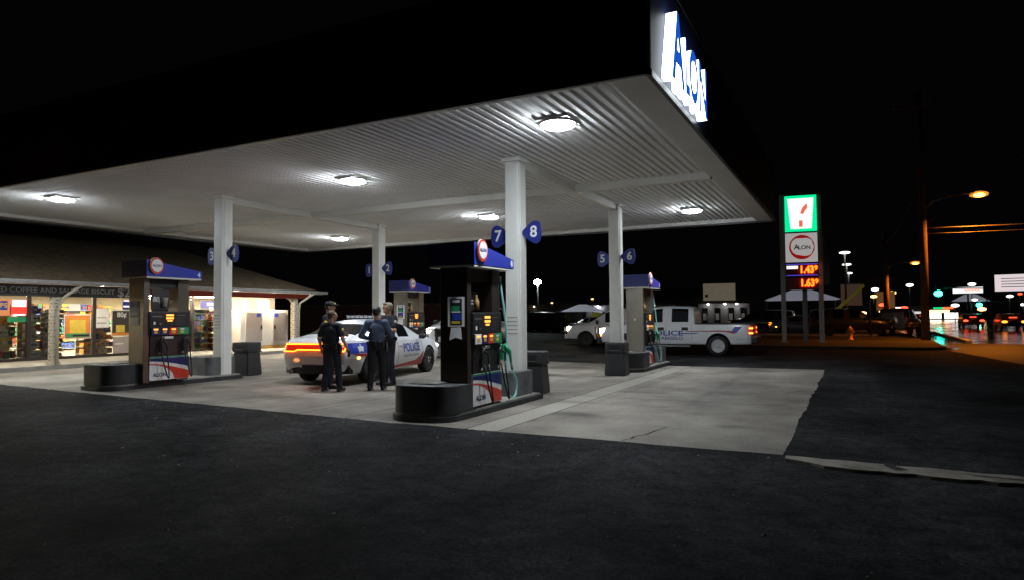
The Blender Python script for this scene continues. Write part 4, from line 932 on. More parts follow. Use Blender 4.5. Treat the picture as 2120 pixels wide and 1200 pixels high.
# ---- large white utility vehicles
def suv(t, paint, lit=False, police=False, wide=False):
    ST = [(-2.72, .86, .93, .86, .46, .8, 1.12, .70, 1.60, 0, 'p'), (-2.66, .90, .97, .92, .42, .8, 1.15, .74, 1.80, .02, 'p'), (-2.55, .92, .99, .94, .4, .8, 1.17, .76, 1.86, .02, 'side'), (-1.5, .92, 1.0, .95, .4, .8, 1.17, .78, 1.91, .02, 'p'), (-1.36, .92, 1.0, .95, .4, .8, 1.17, .78, 1.915, .02, 'side'), (-.42, .92, 1.0, .95, .4, .8, 1.165, .78, 1.92, .02, 'p'), (-.28, .92, 1.0, .95, .4, .8, 1.165, .78, 1.92, .02, 'side'), (.52, .92, 1.0, .95, .4, .8, 1.16, .75, 1.87, .02, 'screen'),
          (1.22, .92, .99, .94, .4, .8, 1.14, .8, 1.22, .03, 'p'), (1.6, .91, .99, .93, .42, .8, 1.12, .8, 1.20, .03, 'p'), (2.2, .88, .96, .89, .42, .76, 1.06, .7, 1.14, .03, 'p'), (2.40, .82, .88, .80, .44, .74, .98, .5, 1.04, .01, 'p'), (2.46, .72, .78, .7, .48, .7, .9, .4, .95, 0, 'p')]
    body = loft('body', ST, t, paint, M['carglass'], (-1.475, 1.475), .43)
    for x in (-1, 1):
        for y in (-1.475, 1.475): wheel(t, x * .86, y, .385, .27, M['rim_dark'], x, 6)
    for s in (1, -1):
        b = MB(); b.box(*sorted((s * .52, s * .86)), 2.24, 2.43, .84, 1.04, M['head'] if lit else M['chrome'], .035); b.build('head_lamp', t)
        b = MB(); b.box(*sorted((s * .84, s * .935)), -2.735, -2.6, .85, 1.35, M['tailoff'] if not lit else M['tailred'], .02); b.build('tail_lamp', t)
        b = MB(); b.box(*sorted((s * 1.0, s * 1.2)), .80, .92, 1.15, 1.35, M['black'], .03); b.tube([(s * .93, .86, 1.18), (s * 1.03, .86, 1.2)], .03, M['black']); b.build('mirror', t)
    b = MB(); b.box(-.5, .5, 2.40, 2.48, .72, .98, M['darkpanel'], .02); b.build('grille', t)
    b = MB(); b.box(-.9, .9, 2.36, 2.55, .44, .66, paint, .05); b.build('front_bumper', t)
    if police:
        b = MB(); b.tube([(-.75, 2.50, .55), (-.72, 2.62, 1.0), (.72, 2.62, 1.0), (.75, 2.50, .55)], .04, M['black']); b.box(-.4, -.32, 2.53, 2.66, .45, 1.05, M['black'], .01); b.box(.32, .4, 2.53, 2.66, .45, 1.05, M['black'], .01); b.build('push_bar', t)
        b = MB(); b.box(-.62, .62, -.2, .08, 1.95, 2.04, M['silverglass'], .03); b.build('light_bar', t)
    return body
t = thing('police_utility_vehicle', 'white utility vehicle with lit head lamps and push bar, partly hidden behind the pickup', 'utility vehicle', (-8.4, 24.6, 0), 1.74)
suv(t, M['carwhite'], True, True)
t = thing('white_utility_vehicle', 'white utility vehicle facing the pumps behind the nearest fuel pump', 'utility vehicle', (-12.2, 16.3, gz(-11.7)), 3.34)
suv(t, M['carwhite'], True, True)
# ================================================================ PEOPLE
def remesh(b, name, parent, vox, smooth=4, loc=None):
    o = b.build(name, None)
    r = o.modifiers.new('r', 'REMESH'); r.mode = 'VOXEL'; r.voxel_size = vox; r.use_smooth_shade = True
    if smooth: s = o.modifiers.new('s', 'SMOOTH'); s.factor = .5; s.iterations = smooth
    mats = list(o.data.materials); realize(o); o.data.materials.clear()
    for m in mats[:1]: o.data.materials.append(m)
    for f in o.data.polygons: f.material_index = 0; f.use_smooth = True
    if parent: o.parent = parent
    return o
def person(label, loc, yaw, H, feet, elb, wri, shirt, sleeve, hair, head_turn=0, cap=False, bald=False, patch=None, badge=False, lean=0, held=False):
    """joint positions in metres for a 1.75 m figure facing +Y; feet/elb/wri are (left, right) triples"""
    t = thing('person', label, 'person', loc, yaw); t.scale = (H / 1.75,) * 3
    V = Vector
    hip = [V((-.095, 0, .93)), V((.095, 0, .93))]; sh = [V((-.180, -.01 + lean, 1.42)), V((.180, -.01 + lean, 1.42))]
    foot = [V(f) for f in feet]; knee = [(hip[i] + foot[i]) / 2 + V((0, .03, .03)) for i in (0, 1)]
    elb = [V(e) for e in elb]; wri = [V(q) for q in wri]
    hc = V((0, .035 + lean, 1.635)); R = Matrix.Rotation(head_turn, 3, 'Z'); hp = lambda x, y, z: hc + R @ V((x, y, z))
    B = MB(); sk = M['skin']
    B.ell((0, 0, .95), (.155, .11, .12), sk); B.ell((0, .005, 1.10), (.14, .10, .14), sk); B.ell((0, .0 + lean, 1.29), (.165, .115, .17), sk); B.tube([(0, 0, .95), (0, lean * .5, 1.15), (0, lean, 1.38)], [.12, .11, .11], sk, 12)
    B.limb(sh[0], sh[1], .07, .07, sk); B.limb(V((0, lean, 1.40)), hp(0, -.025, -.03), .062, .056, sk)
    B.ell(hp(0, -.008, .02), (.076, .096, .098), sk, R, 3); B.ell(hp(0, .026, -.05), (.056, .062, .062), sk, R); B.ell(hp(0, .055, -.085), (.03, .03, .024), sk, R)
    B.limb(hp(0, .085, .03), hp(0, .108, -.015), .010, .016, sk); B.ell(hp(0, .08, .045), (.055, .016, .012), sk, R); B.ell(hp(0, .083, -.05), (.026, .014, .010), sk, R)
    for s in (-1, 1): B.ell(hp(s * .078, -.005, .0), (.012, .022, .032), sk, R)
    for i in (0, 1):
        B.limb(hip[i], knee[i], .082, .056, sk); B.limb(knee[i], foot[i] + V((0, -.02, .08)), .054, .038, sk); B.limb(foot[i] + V((0, -.02, .05)), foot[i] + V((0, .12, .03)), .035, .03, sk)
        B.limb(sh[i], elb[i], .055, .042, sk); B.limb(elb[i], wri[i], .041, .027, sk)
        d = (wri[i] - elb[i]).normalized(); side = d.cross(V((0, 1, 0)));
        if side.length < .2: side = d.cross(V((0, 0, 1)))
        side.normalize(); nrm = side.cross(d).normalized(); s = 1 if i == 0 else -1
        pc = wri[i] + d * .05; fr = Matrix((side, d, nrm)).transposed()
        B.ell(pc, (.040, .052, .018), sk, fr)
        for k, (u, L) in enumerate(((-.030, .062), (-.010, .074), (.010, .070), (.029, .055))):
            a0 = wri[i] + d * .085 + side * u; a1 = a0 + d * L * .55 + nrm * .006 * s; a2 = a1 + d * L * .38 + nrm * .022 * s
            B.limb(a0, a1, .0095, .0088, sk, 6); B.limb(a1, a2, .0088, .0075, sk, 6)
        B.limb(pc - d * .02 + side * .036 * s, pc + d * .025 + side * .062 * s, .012, .0095, sk, 6); B.limb(pc + d * .025 + side * .062 * s, pc + d * .055 + side * .060 * s + nrm * .01, .0095, .008, sk, 6)
    body = remesh(B, 'body', t, .0075, 3)
    # clothing
    T = MB(); tm = M['navycloth'] if shirt != M['bluecloth'] else M['blackcloth']
    T.ell((0, 0, .95), (.178, .130, .12), tm); T.ell((0, 0, 1.02), (.165, .122, .06), tm)
    for i in (0, 1): T.limb(hip[i], knee[i], .104, .080, tm); T.limb(knee[i], foot[i] + V((0, -.015, .09)), .079, .066, tm); T.ell(foot[i] + V((0, -.01, .075)), (.068, .076, .035), tm); T.ell(knee[i] - V((0, .05, .05)), (.06, .03, .05), tm)
    remesh(T, 'trousers', t, .012, 5)
    T = MB()
    T.ell((0, 0, 1.045), (.172, .130, .075), shirt); T.ell((0, .01 + lean * .4, 1.14), (.182, .140, .16), shirt); T.ell((0, lean, 1.30), (.190, .138, .165), shirt); T.limb(sh[0], sh[1], .078, .078, shirt); T.ell((0, lean, 1.445), (.10, .088, .045), shirt)
    for i in (0, 1):
        e = sh[i].lerp(elb[i], .72 if sleeve == 'short' else 1); T.limb(sh[i], e, .078, .068 if sleeve == 'short' else .058, shirt)
        if sleeve == 'long': T.limb(elb[i], elb[i].lerp(wri[i], .93), .058, .042, shirt)
    T.ell((0, -.11 + lean, 1.22), (.09, .03, .10), shirt); so = remesh(T, 'shirt', t, .012, 4)
    T = MB(); T.lathe([(.183, .985), (.186, .99), (.186, 1.03), (.183, 1.035)], M['leather'], n=28, sy=.75)
    for a, wd in ((.4, .045), (2.7, .05), (3.6, .04), (5.6, .045), (4.7, .03)):
        T.ell((.186 * cos(a), .142 * sin(a), .99), (wd, .035, .05), M['leather'])
    T.prism([(.165, -.05, .82), (.165, .07, .82), (.165, .07, 1.0), (.165, -.05, 1.0)], (.05, 0, 0), M['leather']); T.tube([(.2, .03, .98), (.205, -.05, 1.05)], .02, M['leather']); T.build('duty_belt', t, sharp=35)
    for i in (0, 1):
        T = MB(); f = foot[i]; sx = -.02 if i == 0 else .02
        T.limb(f + V((0, -.05, .045)), f + V((sx, .15, .038)), .048, .042, M['leather']); T.ell(f + V((0, -.03, .075)), (.05, .06, .055), M['leather']); T.box(f.x - .045, f.x + .045, f.y - .09, f.y + .18, .002, .022, M['leather'])
        remesh(T, 'shoe', t, .010, 3)
    if cap:
        T = MB(); T.ell(hp(0, -.005, .07), (.092, .110, .070), M['navycloth'], R); T.ell(hp(0, .105, .055), (.068, .078, .010), M['navycloth'], R); T.ell(hp(0, .0, .05), (.093, .112, .028), M['navycloth'], R); c = remesh(T, 'cap', t, .008, 2)
        T = MB(); T.ell(hp(0, .098, .085), (.028, .012, .02), M['yellow'], R); T.build('cap_badge', c)
        T = MB(); T.ell(hp(0, -.03, .01), (.082, .088, .065), hair, R); remesh(T, 'hair', t, .008, 2)
    else:
        T = MB(); T.ell(hp(0, -.028, .045), (.086, .094, .082), hair, R, 3); T.ell(hp(0, -.055, .0), (.078, .062, .075), hair, R); 
        if not bald: T.ell(hp(0, .035, .095), (.068, .062, .034), hair, R); T.ell(hp(.03, .06, .085), (.035, .03, .025), hair, R)
        for s in (-1, 1): T.ell(hp(s * .074, .012, .03), (.014, .03, .035), hair, R)
        remesh(T, 'hair', t, .008, 2)
    T = MB()
    for s in (-1, 1): T.ell(hp(s * .03, .086, .028), (.013, .008, .007), M['leather'], R, 1)
    T.build('eyes', t)
    for i in (0, 1):
        if patch:
            p = sh[i].lerp(elb[i], .35); d = V((-1 if i == 0 else 1, 0, 0)); T = MB(); q = p + d * .062; T.ell(q, (.02, .042, .05), patch, None, 2)
            if patch == M['yellow']: T.ell(q + V((0, 0, -.085)), (.02, .038, .022), patch, None, 1)
            T.build('shoulder_patch', so)
    if badge:
        T = MB(); T.ell((-.085, .128 + lean, 1.33), (.034, .014, .042), M['chrome'], None, 2); T.build('badge', so)
    if held:
        T = MB(); q = wri[1] + (wri[1] - elb[1]).normalized() * .10; T.box(q.x - .02, q.x + .03, q.y - .03, q.y + .02, q.z - .10, q.z + .05, M['black'], .01); h = T.build('hand_radio', None); tag(h, 'small black radio held in the right hand of the officer behind the tail lamp', 'radio'); h.matrix_world = Matrix.LocRotScale(Vector(loc), Euler((0, 0, yaw)), Vector(t.scale)); 
    return t
LS, RS = -1, 1
person('person in navy short sleeved uniform, back to us, right in front of the tail lamp', (-7.53, 2.93, gz(-7.5)), .22, 1.67, [(-.17, 0, 0), (.19, .02, 0)], [(-.27, -.06, 1.16), (.28, -.04, 1.16)], [(-.28, .05, .93), (.33, .08, .93)], M['navycloth'], 'short', M['hairbrown'], -.75, bald=True, patch=M['yellow'], held=True)
person('person in navy uniform and peaked cap standing at the car boot, facing right', (-7.98, 3.33, gz(-8)), -1.05, 1.86, [(-.13, 0, 0), (.14, .04, 0)], [(-.27, .04, 1.16), (.27, .02, 1.16)], [(-.16, .24, 1.10), (.17, .24, 1.08)], M['navycloth'], 'short', M['hairbrown'], -.1, cap=True, patch=M['yellow'])
person('person in slate blue long sleeved shirt and black trousers, back to the camera', (-6.81, 3.50, gz(-6.9)), .50, 1.75, [(-.13, -.04, 0), (.12, .10, 0)], [(-.33, -.02, 1.15), (.31, .0, 1.15)], [(-.18, .17, 1.08), (.16, .18, 1.10)], M['bluecloth'], 'long', M['hairblack'], -.25)
person('person in navy uniform with chest badge and bent forearm, facing the blue shirted back', (-7.22, 4.45, gz(-7.1)), pi - .35, 1.86, [(-.13, 0, 0), (.13, .03, 0)], [(-.30, .05, 1.17), (.28, .0, 1.17)], [(-.05, .25, 1.19), (.10, .24, 1.14)], M['navycloth'], 'short', M['hairgrey'], -.35, patch=M['freezerdoor'], badge=True)
# ================================================================ PRICE SIGN
M['signpost'] = mat('sign_post_paint', (.55, .52, .5), .5, var=.1)
t = thing('price_sign', 'tall lit roadside price sign with green framed 7 panel, oval logo and red digits', 'price sign', (-.10, 29.2, .12), .13)
for x in (-.93, .83):
    b = MB(); b.box(x - .11, x + .11, -.11, .11, -.05, 7.55 if x < 0 else 7.45, M['signpost'], .01); b.box(x - .22, x + .22, -.2, .2, -.02, .03, M['conc'], .01); b.build('post', t)
b = MB(); b.box(.04, .26, .9, 1.12, 0, 6.6, M['grey_metal'], .01); b.build('rear_post', t)
b = MB(); b.box(1.05, 1.25, .1, 1.4, 2.9, 5.4, M['charcoal2'], .02); b.build('side_panel', t)
def cab(z0, z1, x0=-.80, x1=.72): b = MB(); b.box(x0, x1, -.14, .30, z0, z1, M['charcoal2'], .015); return b.build('sign_box', t)
c1 = cab(5.58, 7.46)
b = MB(); b.box(-.79, .71, -.150, -.141, 5.60, 7.44, M['signgreen']); 
b.poly([(-.66, -.154, 7.30), (-.52, -.154, 5.74), (.46, -.154, 5.74), (.58, -.154, 7.30)], M['signwhite']); b.build('lit_face', c1)
b = MB(); P = arc(.42, 6.28, .60, .66, 125, 180, 10); Q = arc(.42, 6.28, .42, .44, 180, 118, 10)
b.poly([(x, -.158, z) for x, z in [(.27, 7.02), (.16, 6.94), (.06, 6.83), (-.01, 6.68), (-.055, 6.5), (.105, 6.5), (.14, 6.61), (.2, 6.70), (.27, 6.77)]], M['signred']); b.poly([(-.12, -.158, 5.84), (.045, -.158, 5.84), (.045, -.158, 6.16), (-.12, -.158, 6.16)], M['signred']); b.build('numeral', c1)
c2 = cab(4.02, 5.54); b = MB(); b.box(-.79, .71, -.150, -.141, 4.04, 5.52, M['signsoft'])
b.poly([(x, -.154, z) for x, z in arc(-.02, 4.80, .60, .62, 0, 360, 40)[:-1]], M['signsoftred'])
b.poly([(x, -.158, z) for x, z in [(.545, 4.80)] + arc(.15, 4.93, .38, .33, 40, 100, 8)[0:] + arc(-.14, 4.84, .40, .44, 110, 250, 12) + arc(.13, 4.68, .40, .33, 260, 320, 8)], M['signsoft']); b.build('lit_face', c2)
text('lettering', 'A', .36, M['black'], (-.27, -.165, 4.80), MY, c2, .002, .02); text('lettering', 'LON', .28, M['black'], (.10, -.165, 4.775), MY, c2, .002, .022)
M['ledboard'] = mat('led_board', (.16, .02, .02), .6, var=.1)  # red tint stands in for the digits' glow on a black board
c3 = cab(3.32, 3.98); b = MB(); b.box(-.79, .71, -.150, -.141, 3.34, 3.96, M['ledboard']); 
for z in (3.36, 3.92): b.box(-.78, .70, -.156, -.151, z, z + .025, glow('sign_blue', (.12, .1, 1), .9))
b.build('face', c3); b = MB(); b.box(-.76, -.22, -.156, -.151, 3.70, 3.86, M['signwhite']); b.build('grade_plate', c3)
text('price', '1.43', .50, M['ledred'], (.18, -.20, 3.64), MY, c3, .006, .034, fit=.60); text('price', '9', .30, M['ledred'], (.61, -.20, 3.72), MY, c3, .006, .034)
c4 = cab(2.66, 3.28); b = MB(); b.box(-.79, .71, -.150, -.141, 2.68, 3.26, M['ledboard']); b.build('face', c4)
text('price', '1.63', .50, M['ledred'], (.20, -.20, 2.97), MY, c4, .006, .034, fit=.60); text('price', '9', .30, M['ledred'], (.63, -.20, 3.05), MY, c4, .006, .034)

# ================================================================ STREET FURNITURE
M['polewood'] = mat('pole_wood', (.16, .10, .06), .9, var=.3, scale=4, bump=.4, bscale=30)
M['hyd'] = mat('hydrant_yellow', (.6, .26, .04), .5, var=.12)
t = thing('fire_hydrant', 'yellow fire hydrant on the verge right of the price sign', 'fire hydrant', (1.97, 33.4, .12))
b = MB(); b.lathe([(.17, 0), (.17, .05), (.12, .06), (.11, .52), (.15, .53), (.15, .57)], M['hyd'], n=18); b.build('barrel', t)
b = MB(); b.lathe([(.14, .571), (.12, .66), (.06, .72), (.04, .73), (.04, .77), (.01, .775)], M['hyd'], n=18); b.build('bonnet', t)
for a in (0, pi / 2, pi):
    b = MB(); b.tube([(.1 * cos(a), -.1 * sin(a), .42), (.19 * cos(a), -.19 * sin(a), .42)], .055, M['hyd'], 10); b.build('outlet', t)
def utility_pole(label, loc, h, r, arms, lamp, lampz):
    t = thing('utility_pole', label, 'utility pole', loc, 0, 'wooden utility poles along the street')
    b = MB(); b.tube([(0, 0, 0), (.03, .02, h * .5), (.02, .05, h)], [r, r * .85, r * .65], M['polewood'], 14); b.build('pole', t)
    for z in arms:
        b = MB(); b.box(-1.2, 1.2, -.14, -.02, z, z + .12, M['polewood'], .01)
        for x in (-1.1, -.55, .55, 1.1): b.lathe([(.035, z + .12), (.055, z + .17), (.03, z + .25)], M['charcoal2'], o=(x, -.08, 0), n=10)
        b.build('crossarm', t)
    if lamp:
        b = MB(); b.tube([(.1, 0, lampz - .55), (.5, -.15, lampz - .12), (1.2, -.35, lampz + .08), (2.1, -.5, lampz + .12)], .035, M['grey_metal'], 8); a = b.build('lamp_arm', t)
        b = MB(); b.ell((2.40, -.55, lampz + .10), (.42, .16, .11), M['grey_metal']); b.build('lamp_head', a)
        b = MB(); b.ell((2.46, -.56, lampz + .02), (.44, .30, .17), M['halo_bowl']); b.build('halo_bowl', a); b = MB(); b.ell((2.46, -.66, lampz - .03), (.29, .26, .115), M['sodium']); b.build('lamp_lens', a)  # glowing bowl added round the lamp for the look of a halo
        ld = bpy.data.lights.new('sodium_light', 'AREA'); ld.shape = 'DISK'; ld.size = .3; ld.color = (1, .27, .02); ld.energy = 1000; ld.spread = radians(140); lo = bpy.data.objects.new('sodium_light', ld); COL.objects.link(lo); lo.parent = a; lo.location = (2.46, -.56, lampz - .20)
    return t
utility_pole('tall thick utility pole with orange lamp arm at the street edge', (5.55, 33.9, 0), 13.5, .21, (12.6,), True, 7.55)
utility_pole('thinner distant utility pole with crossarm and orange lamp', (5.0, 66, 0), 9.2, .28, (8.2,), True, 6.2)
t = thing('street_lamp', 'slim pole with white lamp behind the price sign, tallest of three', 'street lamp', (1.5, 70, 0), 0, 'white parking lot lamps in a row')
b = MB(); b.tube([(0, 0, 0), (0, 0, 7.8)], [.12, .08], M['grey_metal'], 10); b.build('pole', t); b = MB(); b.ell((0, 0, 7.85), (.55, .3, .14), M['farwhite']); b.build('lamp_head', t)
for (x, y, h, lab) in ((1.55, 87, 7.7, 'slim pole with white lamp behind the price sign, middle of three'), (1.67, 104, 7.5, 'slim pole with white lamp behind the price sign, lowest of three')):
    c = copy_tree(t); c.location = (x, y, 0); c['label'] = lab; c.scale = (1, 1, h / 7.85)
t = thing('flood_light', 'bright white flood lamp on a dark pole above the far car park', 'flood light', (-23.0, 46.6, 0))
b = MB(); b.tube([(0, 0, 0), (0, 0, 4.5)], [.1, .07], M['charcoal'], 10); b.build('pole', t); b = MB(); b.box(-.25, .25, .0, .22, 4.4, 4.72, M['charcoal'], .02); b.build('housing', t); b = MB(); b.ell((0, -.05, 4.56), (.34, .14, .24), M['flood']); b.build('lens', t)  # lens oversized to stand in for the lamp's glare
t = thing('street_name_sign', 'dim street name blade on a thin post left of the wooden poles', 'street sign', (3.2, 45, 0), .1)
b = MB(); b.tube([(0, 0, 0), (0, 0, 3.8)], .05, M['grey_metal'], 8); b.build('post', t); b = MB(); b.box(-.55, .6, -.02, .02, 3.72, 4.15, M['charcoal2'], .01); b.build('blade', t)
def wire(label, p0, p1, sag, r=.018, m=None):
    P = [Vector(p0).lerp(Vector(p1), k / 20) - Vector((0, 0, sag * 4 * (k / 20) * (1 - k / 20))) for k in range(21)]
    b = MB(); b.tube(P, r, m or M['black'], 6); o = b.build('overhead_wire', None); tag(o, label, 'wire', 'overhead wires at the utility poles')
M['wirem'] = mat('wire_metal', (.05, .045, .04), .5, metal=.3, var=0)
wire('upper horizontal wire running right from the tall pole, wavy and orange lit', (5.6, 33.9, 6.05), (26, 36, 6.3), .12, .03, M['wirem'])
wire('lower horizontal wire running right from the tall pole', (5.6, 33.9, 5.75), (26, 36, 5.85), .05, .018, M['wirem'])
wire('thin wire running left from the tall pole towards the price sign', (5.5, 33.9, 6.05), (1.8, 42, 6.3), .1, .015, M['wirem'])
wire('thin wire above the others on the right of the pole', (9, 34, 7.0), (26, 36, 7.0), .05, .012, M['wirem'])
wire('steep wire climbing from the tall pole towards the upper right', (5.8, 33.9, 6.3), (14, 22, 12.5), .3, .02, M['wirem'])
wire('long wire sloping between the two wooden poles', (5.55, 33.9, 8.6), (5.0, 66, 8.3), .6, .018, M['wirem'])
# ================================================================ BEYOND THE LOT
def lamp_spot(name, label, cat, loc, r, m, group=None, shape=(1, .6, .6)):
    t = thing(name, label, cat, (loc[0], loc[1], 0), 0, group)
    b = MB(); b.tube([(0, r * .7, 0), (0, r * .7, loc[2])], .07, M['charcoal'], 8); b.build('pole', t)
    b = MB(); b.ell((0, 0, loc[2]), (r * shape[0], r * shape[1], r * shape[2]), m); b.build('lamp_head', t); return t
t = thing('diner_building', 'low dark restaurant building with long flat roofline beyond the pickup', 'building', (-22, 66, 0), .45)
M['fillbulb'] = glow('eave_fill_bulb', (1, .8, .55), 22); M['dwall'] = mat('dark_brick', (.12, .11, .105), .9, var=.3, scale=2); M['droof'] = mat('dark_roof', (.12, .12, .125), .9, var=.2); M['palewall'] = mat('pale_siding', (.42, .41, .43), .7, var=.08, scale=3)
b = MB(); b.box(-16, 11, 0, 9, 0, 2.9, M['dwall']); b.build('wall', t)
b = MB(); b.prism([(-16.6, -.9, 2.85), (11.6, -.9, 2.85), (11.6, 4.5, 4.6), (-16.6, 4.5, 4.6)], (0, 0, .12), M['droof']); b.prism([(-16.6, 9.8, 2.85), (11.6, 9.8, 2.85), (11.6, 4.5, 4.6), (-16.6, 4.5, 4.6)], (0, 0, .12), M['droof']); b.build('roof', t)
b = MB(); b.box(-3.55, -.85, -.12, -.02, .1, 2.8, M['palewall']); b.build('pale_panel', t)
for x in (-12, -7, 2.5, 6):
    b = MB(); b.box(x, x + 2, -.06, -.005, .9, 2.2, M['carglass']); b.build('window', t)
lt = thing('wall_lamp', 'small lamp lighting the pale wall panel of the restaurant', 'wall lamp', (-22 - 2.2 * cos(.45) + .5 * sin(.45), 66 - 2.2 * sin(.45) - .5 * cos(.45), 2.66)); b = MB(); b.box(-.12, .12, -.1, .45, 0, .08, M['charcoal']); b.build('shade', lt); b = MB(); b.ell((0, 0, -.03), (.09, .09, .04), glow('wall_lamp_bulb', (.85, .88, 1), 160)); b.build('bulb', lt)
for k_, x_ in enumerate((-9.5, 4.2)):  # warm lamps added to brighten the dark restaurant front
    el = thing('eave_fill_lamp', ('added small warm lamp under the left part of the long restaurant roof', 'added small warm lamp under the restaurant roof beyond the pickup cab')[k_], 'wall lamp', (-22 + x_ * cos(.45) + .5 * sin(.45), 66 + x_ * sin(.45) - .5 * cos(.45), 2.70)); b = MB(); b.box(-.1, .1, -.1, .45, 0, .07, M['charcoal']); b.build('shade', el); b = MB(); b.ell((0, 0, -.03), (.08, .08, .035), M['fillbulb']); b.build('bulb', el)
t = thing('kiosk_building', 'small pale kiosk with hipped roof and big cream rooftop sign board', 'building', (-10.2, 66, 0), .10)
b = MB(); b.box(-2.6, 2.6, 0, 4, 0, 2.8, M['palewall']); b.build('wall', t)
b = MB(); b.poly([(-4.2, -.9, 2.75), (4.8, -.9, 2.75), (2.0, 2, 3.9), (-1.6, 2, 3.9)], M['droof']); b.poly([(4.8, -.9, 2.75), (4.8, 5, 2.75), (2, 2, 3.9)], M['droof']); b.poly([(-4.2, 5, 2.75), (-4.2, -.9, 2.75), (-1.6, 2, 3.9)], M['droof']); b.poly([(4.8, 5, 2.75), (-4.2, 5, 2.75), (-1.6, 2, 3.9), (2, 2, 3.9)], M['droof']); b.poly([(-4.2, -.9, 2.74), (4.8, -.9, 2.74), (4.8, 5, 2.74), (-4.2, 5, 2.74)], M['palewall']); b.build('roof', t)
for x in (-2.2, -.9, .5, 1.7):
    b = MB(); b.box(x, x + .6, -.05, -.005, .6, 2.3, M['carglass']); f = b.build('window', t)
    b = MB(); b.box(x + .1, x + .45, -.075, -.055, 1.0, 1.7, M['white']); b.build('notice', f)
for x in (-1.5, .2, 1.4):
    b = MB(); b.ell((x, -.55, 2.68), (.12, .12, .05), glow('soffit_lamp_%d' % int(x * 10), (1, .95, .9), 22)); b.build('soffit_lamp', t)
t2 = thing('roof_sign', 'cream blank sign board with sloped dark top above the kiosk', 'sign', (-10.35, 65.0, 3.05), .10)
M['cream'] = mat('cream_sign', (.6, .55, .42), .6, var=.1, scale=2, em=(1, .85, .6), es=.09)
b = MB(); b.box(-1.7, 1.55, -.1, .1, 0, 1.75, M['cream'], .02); b.build('board', t2); b = MB(); b.prism([(-2.0, -.2, 1.76), (1.6, -.2, 1.76), (1.0, .6, 2.35), (-2.3, .6, 2.75)], (0, .15, .06), M['droof']); b.build('sign_cap', t2)
b = MB(); b.box(-1.5, -1.2, -.106, -.102, .35, .65, M['dec_red']); b.build('mark', t2)
M['canvas'] = mat('canvas', (.62, .63, .66), .8, var=.05)
def tent(label, loc, w, zt, zb, rz, dep, em_=0):
    t = thing('shade_canopy', label, 'canopy tent', loc, rz, 'pale fabric shade canopies')
    c = M['canvas'] if not em_ else em_
    b = MB(); r_ = .22 * w
    for a, q in (((-w / 2, 0), (w / 2, 0)), ((w / 2, 0), (w / 2, dep)), ((w / 2, dep), (-w / 2, dep)), ((-w / 2, dep), (-w / 2, 0))): b.poly([(a[0], a[1], zb), (q[0], q[1], zb), (q[0] * .18, dep / 2 + (q[1] - dep / 2) * .2, zt), (a[0] * .18, dep / 2 + (a[1] - dep / 2) * .2, zt)], c)
    b.poly([(x * w * .09, dep / 2 + y * dep * .1, zt) for x, y in ((-1, -1), (1, -1), (1, 1), (-1, 1))], c); b.build('canvas', t)
    for x in (-w / 2 + .1, w / 2 - .1):
        for y in (.1, dep - .1): b = MB(); b.tube([(x, y, 0), (x, y, zb)], .05, M['charcoal'], 8); b.build('leg', t)
M['canvasglow'] = mat('canvas_glow', (.62, .63, .66), .8, var=.05, em=(.8, .82, 1), es=.17)  # canvas with a faint glow put in for light falling on it
tent('pale shade canopy left of the column with numbers 5 and 6, over the parked car', (-19.5, 48.5, 0), 4.0, 2.6, 1.95, .35, 3.2, M['canvasglow'])
tent('wide pale shade canopy behind the price sign posts', (-1.9, 57.5, 0), 6.3, 3.85, 2.85, .1, 5, M['canvasglow'])
t = thing('yellow_dome_tent', 'yellow green rounded play tent under the pale shade canopy', 'tent', (-18.0, 48.2, 0), .3)
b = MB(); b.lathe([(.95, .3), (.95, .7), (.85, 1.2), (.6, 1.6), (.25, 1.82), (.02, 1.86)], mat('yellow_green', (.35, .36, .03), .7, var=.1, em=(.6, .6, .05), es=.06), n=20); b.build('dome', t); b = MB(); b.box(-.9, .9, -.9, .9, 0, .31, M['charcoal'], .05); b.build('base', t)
t = thing('boom_lift', 'yellow crane boom rising to the right behind the dark parked cars', 'boom lift', (.9, 56, 0))
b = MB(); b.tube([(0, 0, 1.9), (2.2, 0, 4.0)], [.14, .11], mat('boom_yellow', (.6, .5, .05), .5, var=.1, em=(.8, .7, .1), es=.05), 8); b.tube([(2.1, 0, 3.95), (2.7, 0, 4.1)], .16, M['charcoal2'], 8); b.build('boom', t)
b = MB(); b.box(-1.2, .6, -.9, .9, .5, 1.7, M['charcoal'], .1); b.build('turret', t)
for x in (-.8, .4): b = MB(); b.lathe([(.35, -1.0), (.4, -.95), (.4, -.7), (.35, -.65)], M['rubber'], o=(x, 0, .4), n=18, axis='y'); b.build('wheel', t)
def parked(label, loc, rz, paint, kind='suv', group='parked cars beyond the verge', lit=False):
    t = thing('parked_car', label, 'car', loc, rz, group)
    suv(t, paint, lit) if kind == 'suv' else sedan(t, paint, False, lit); return t
p0 = parked('dark grey parked utility vehicle between the two big columns', (-22.3, 44.6, 0), 1.35, M['cardark'])
parked('dark parked sedan with shiny bonnet under the pale shade canopy', (-17.6, 46.0, 0), 1.2, M['cardark'], 'sedan')
parked('silver parked sedan right behind the price sign posts', (-1.2, 48.3, 0), -1.45, M['carsilver'], 'sedan')
c = copy_tree(p0); c.location = (2.0, 46.0, 0); c.rotation_euler = (0, 0, -1.5); c['label'] = 'dark parked utility vehicle behind the yellow fire hydrant'
c = copy_tree(p0); c.location = (5.2, 48.5, 0); c.rotation_euler = (0, 0, -.25); c['label'] = 'dark parked utility vehicle nearest the street, tail towards us'
c = copy_tree(p0); c.location = (-5.0, 53.0, 0); c.rotation_euler = (0, 0, 1.5); c['label'] = 'dark parked utility vehicle just behind the pickup tail'
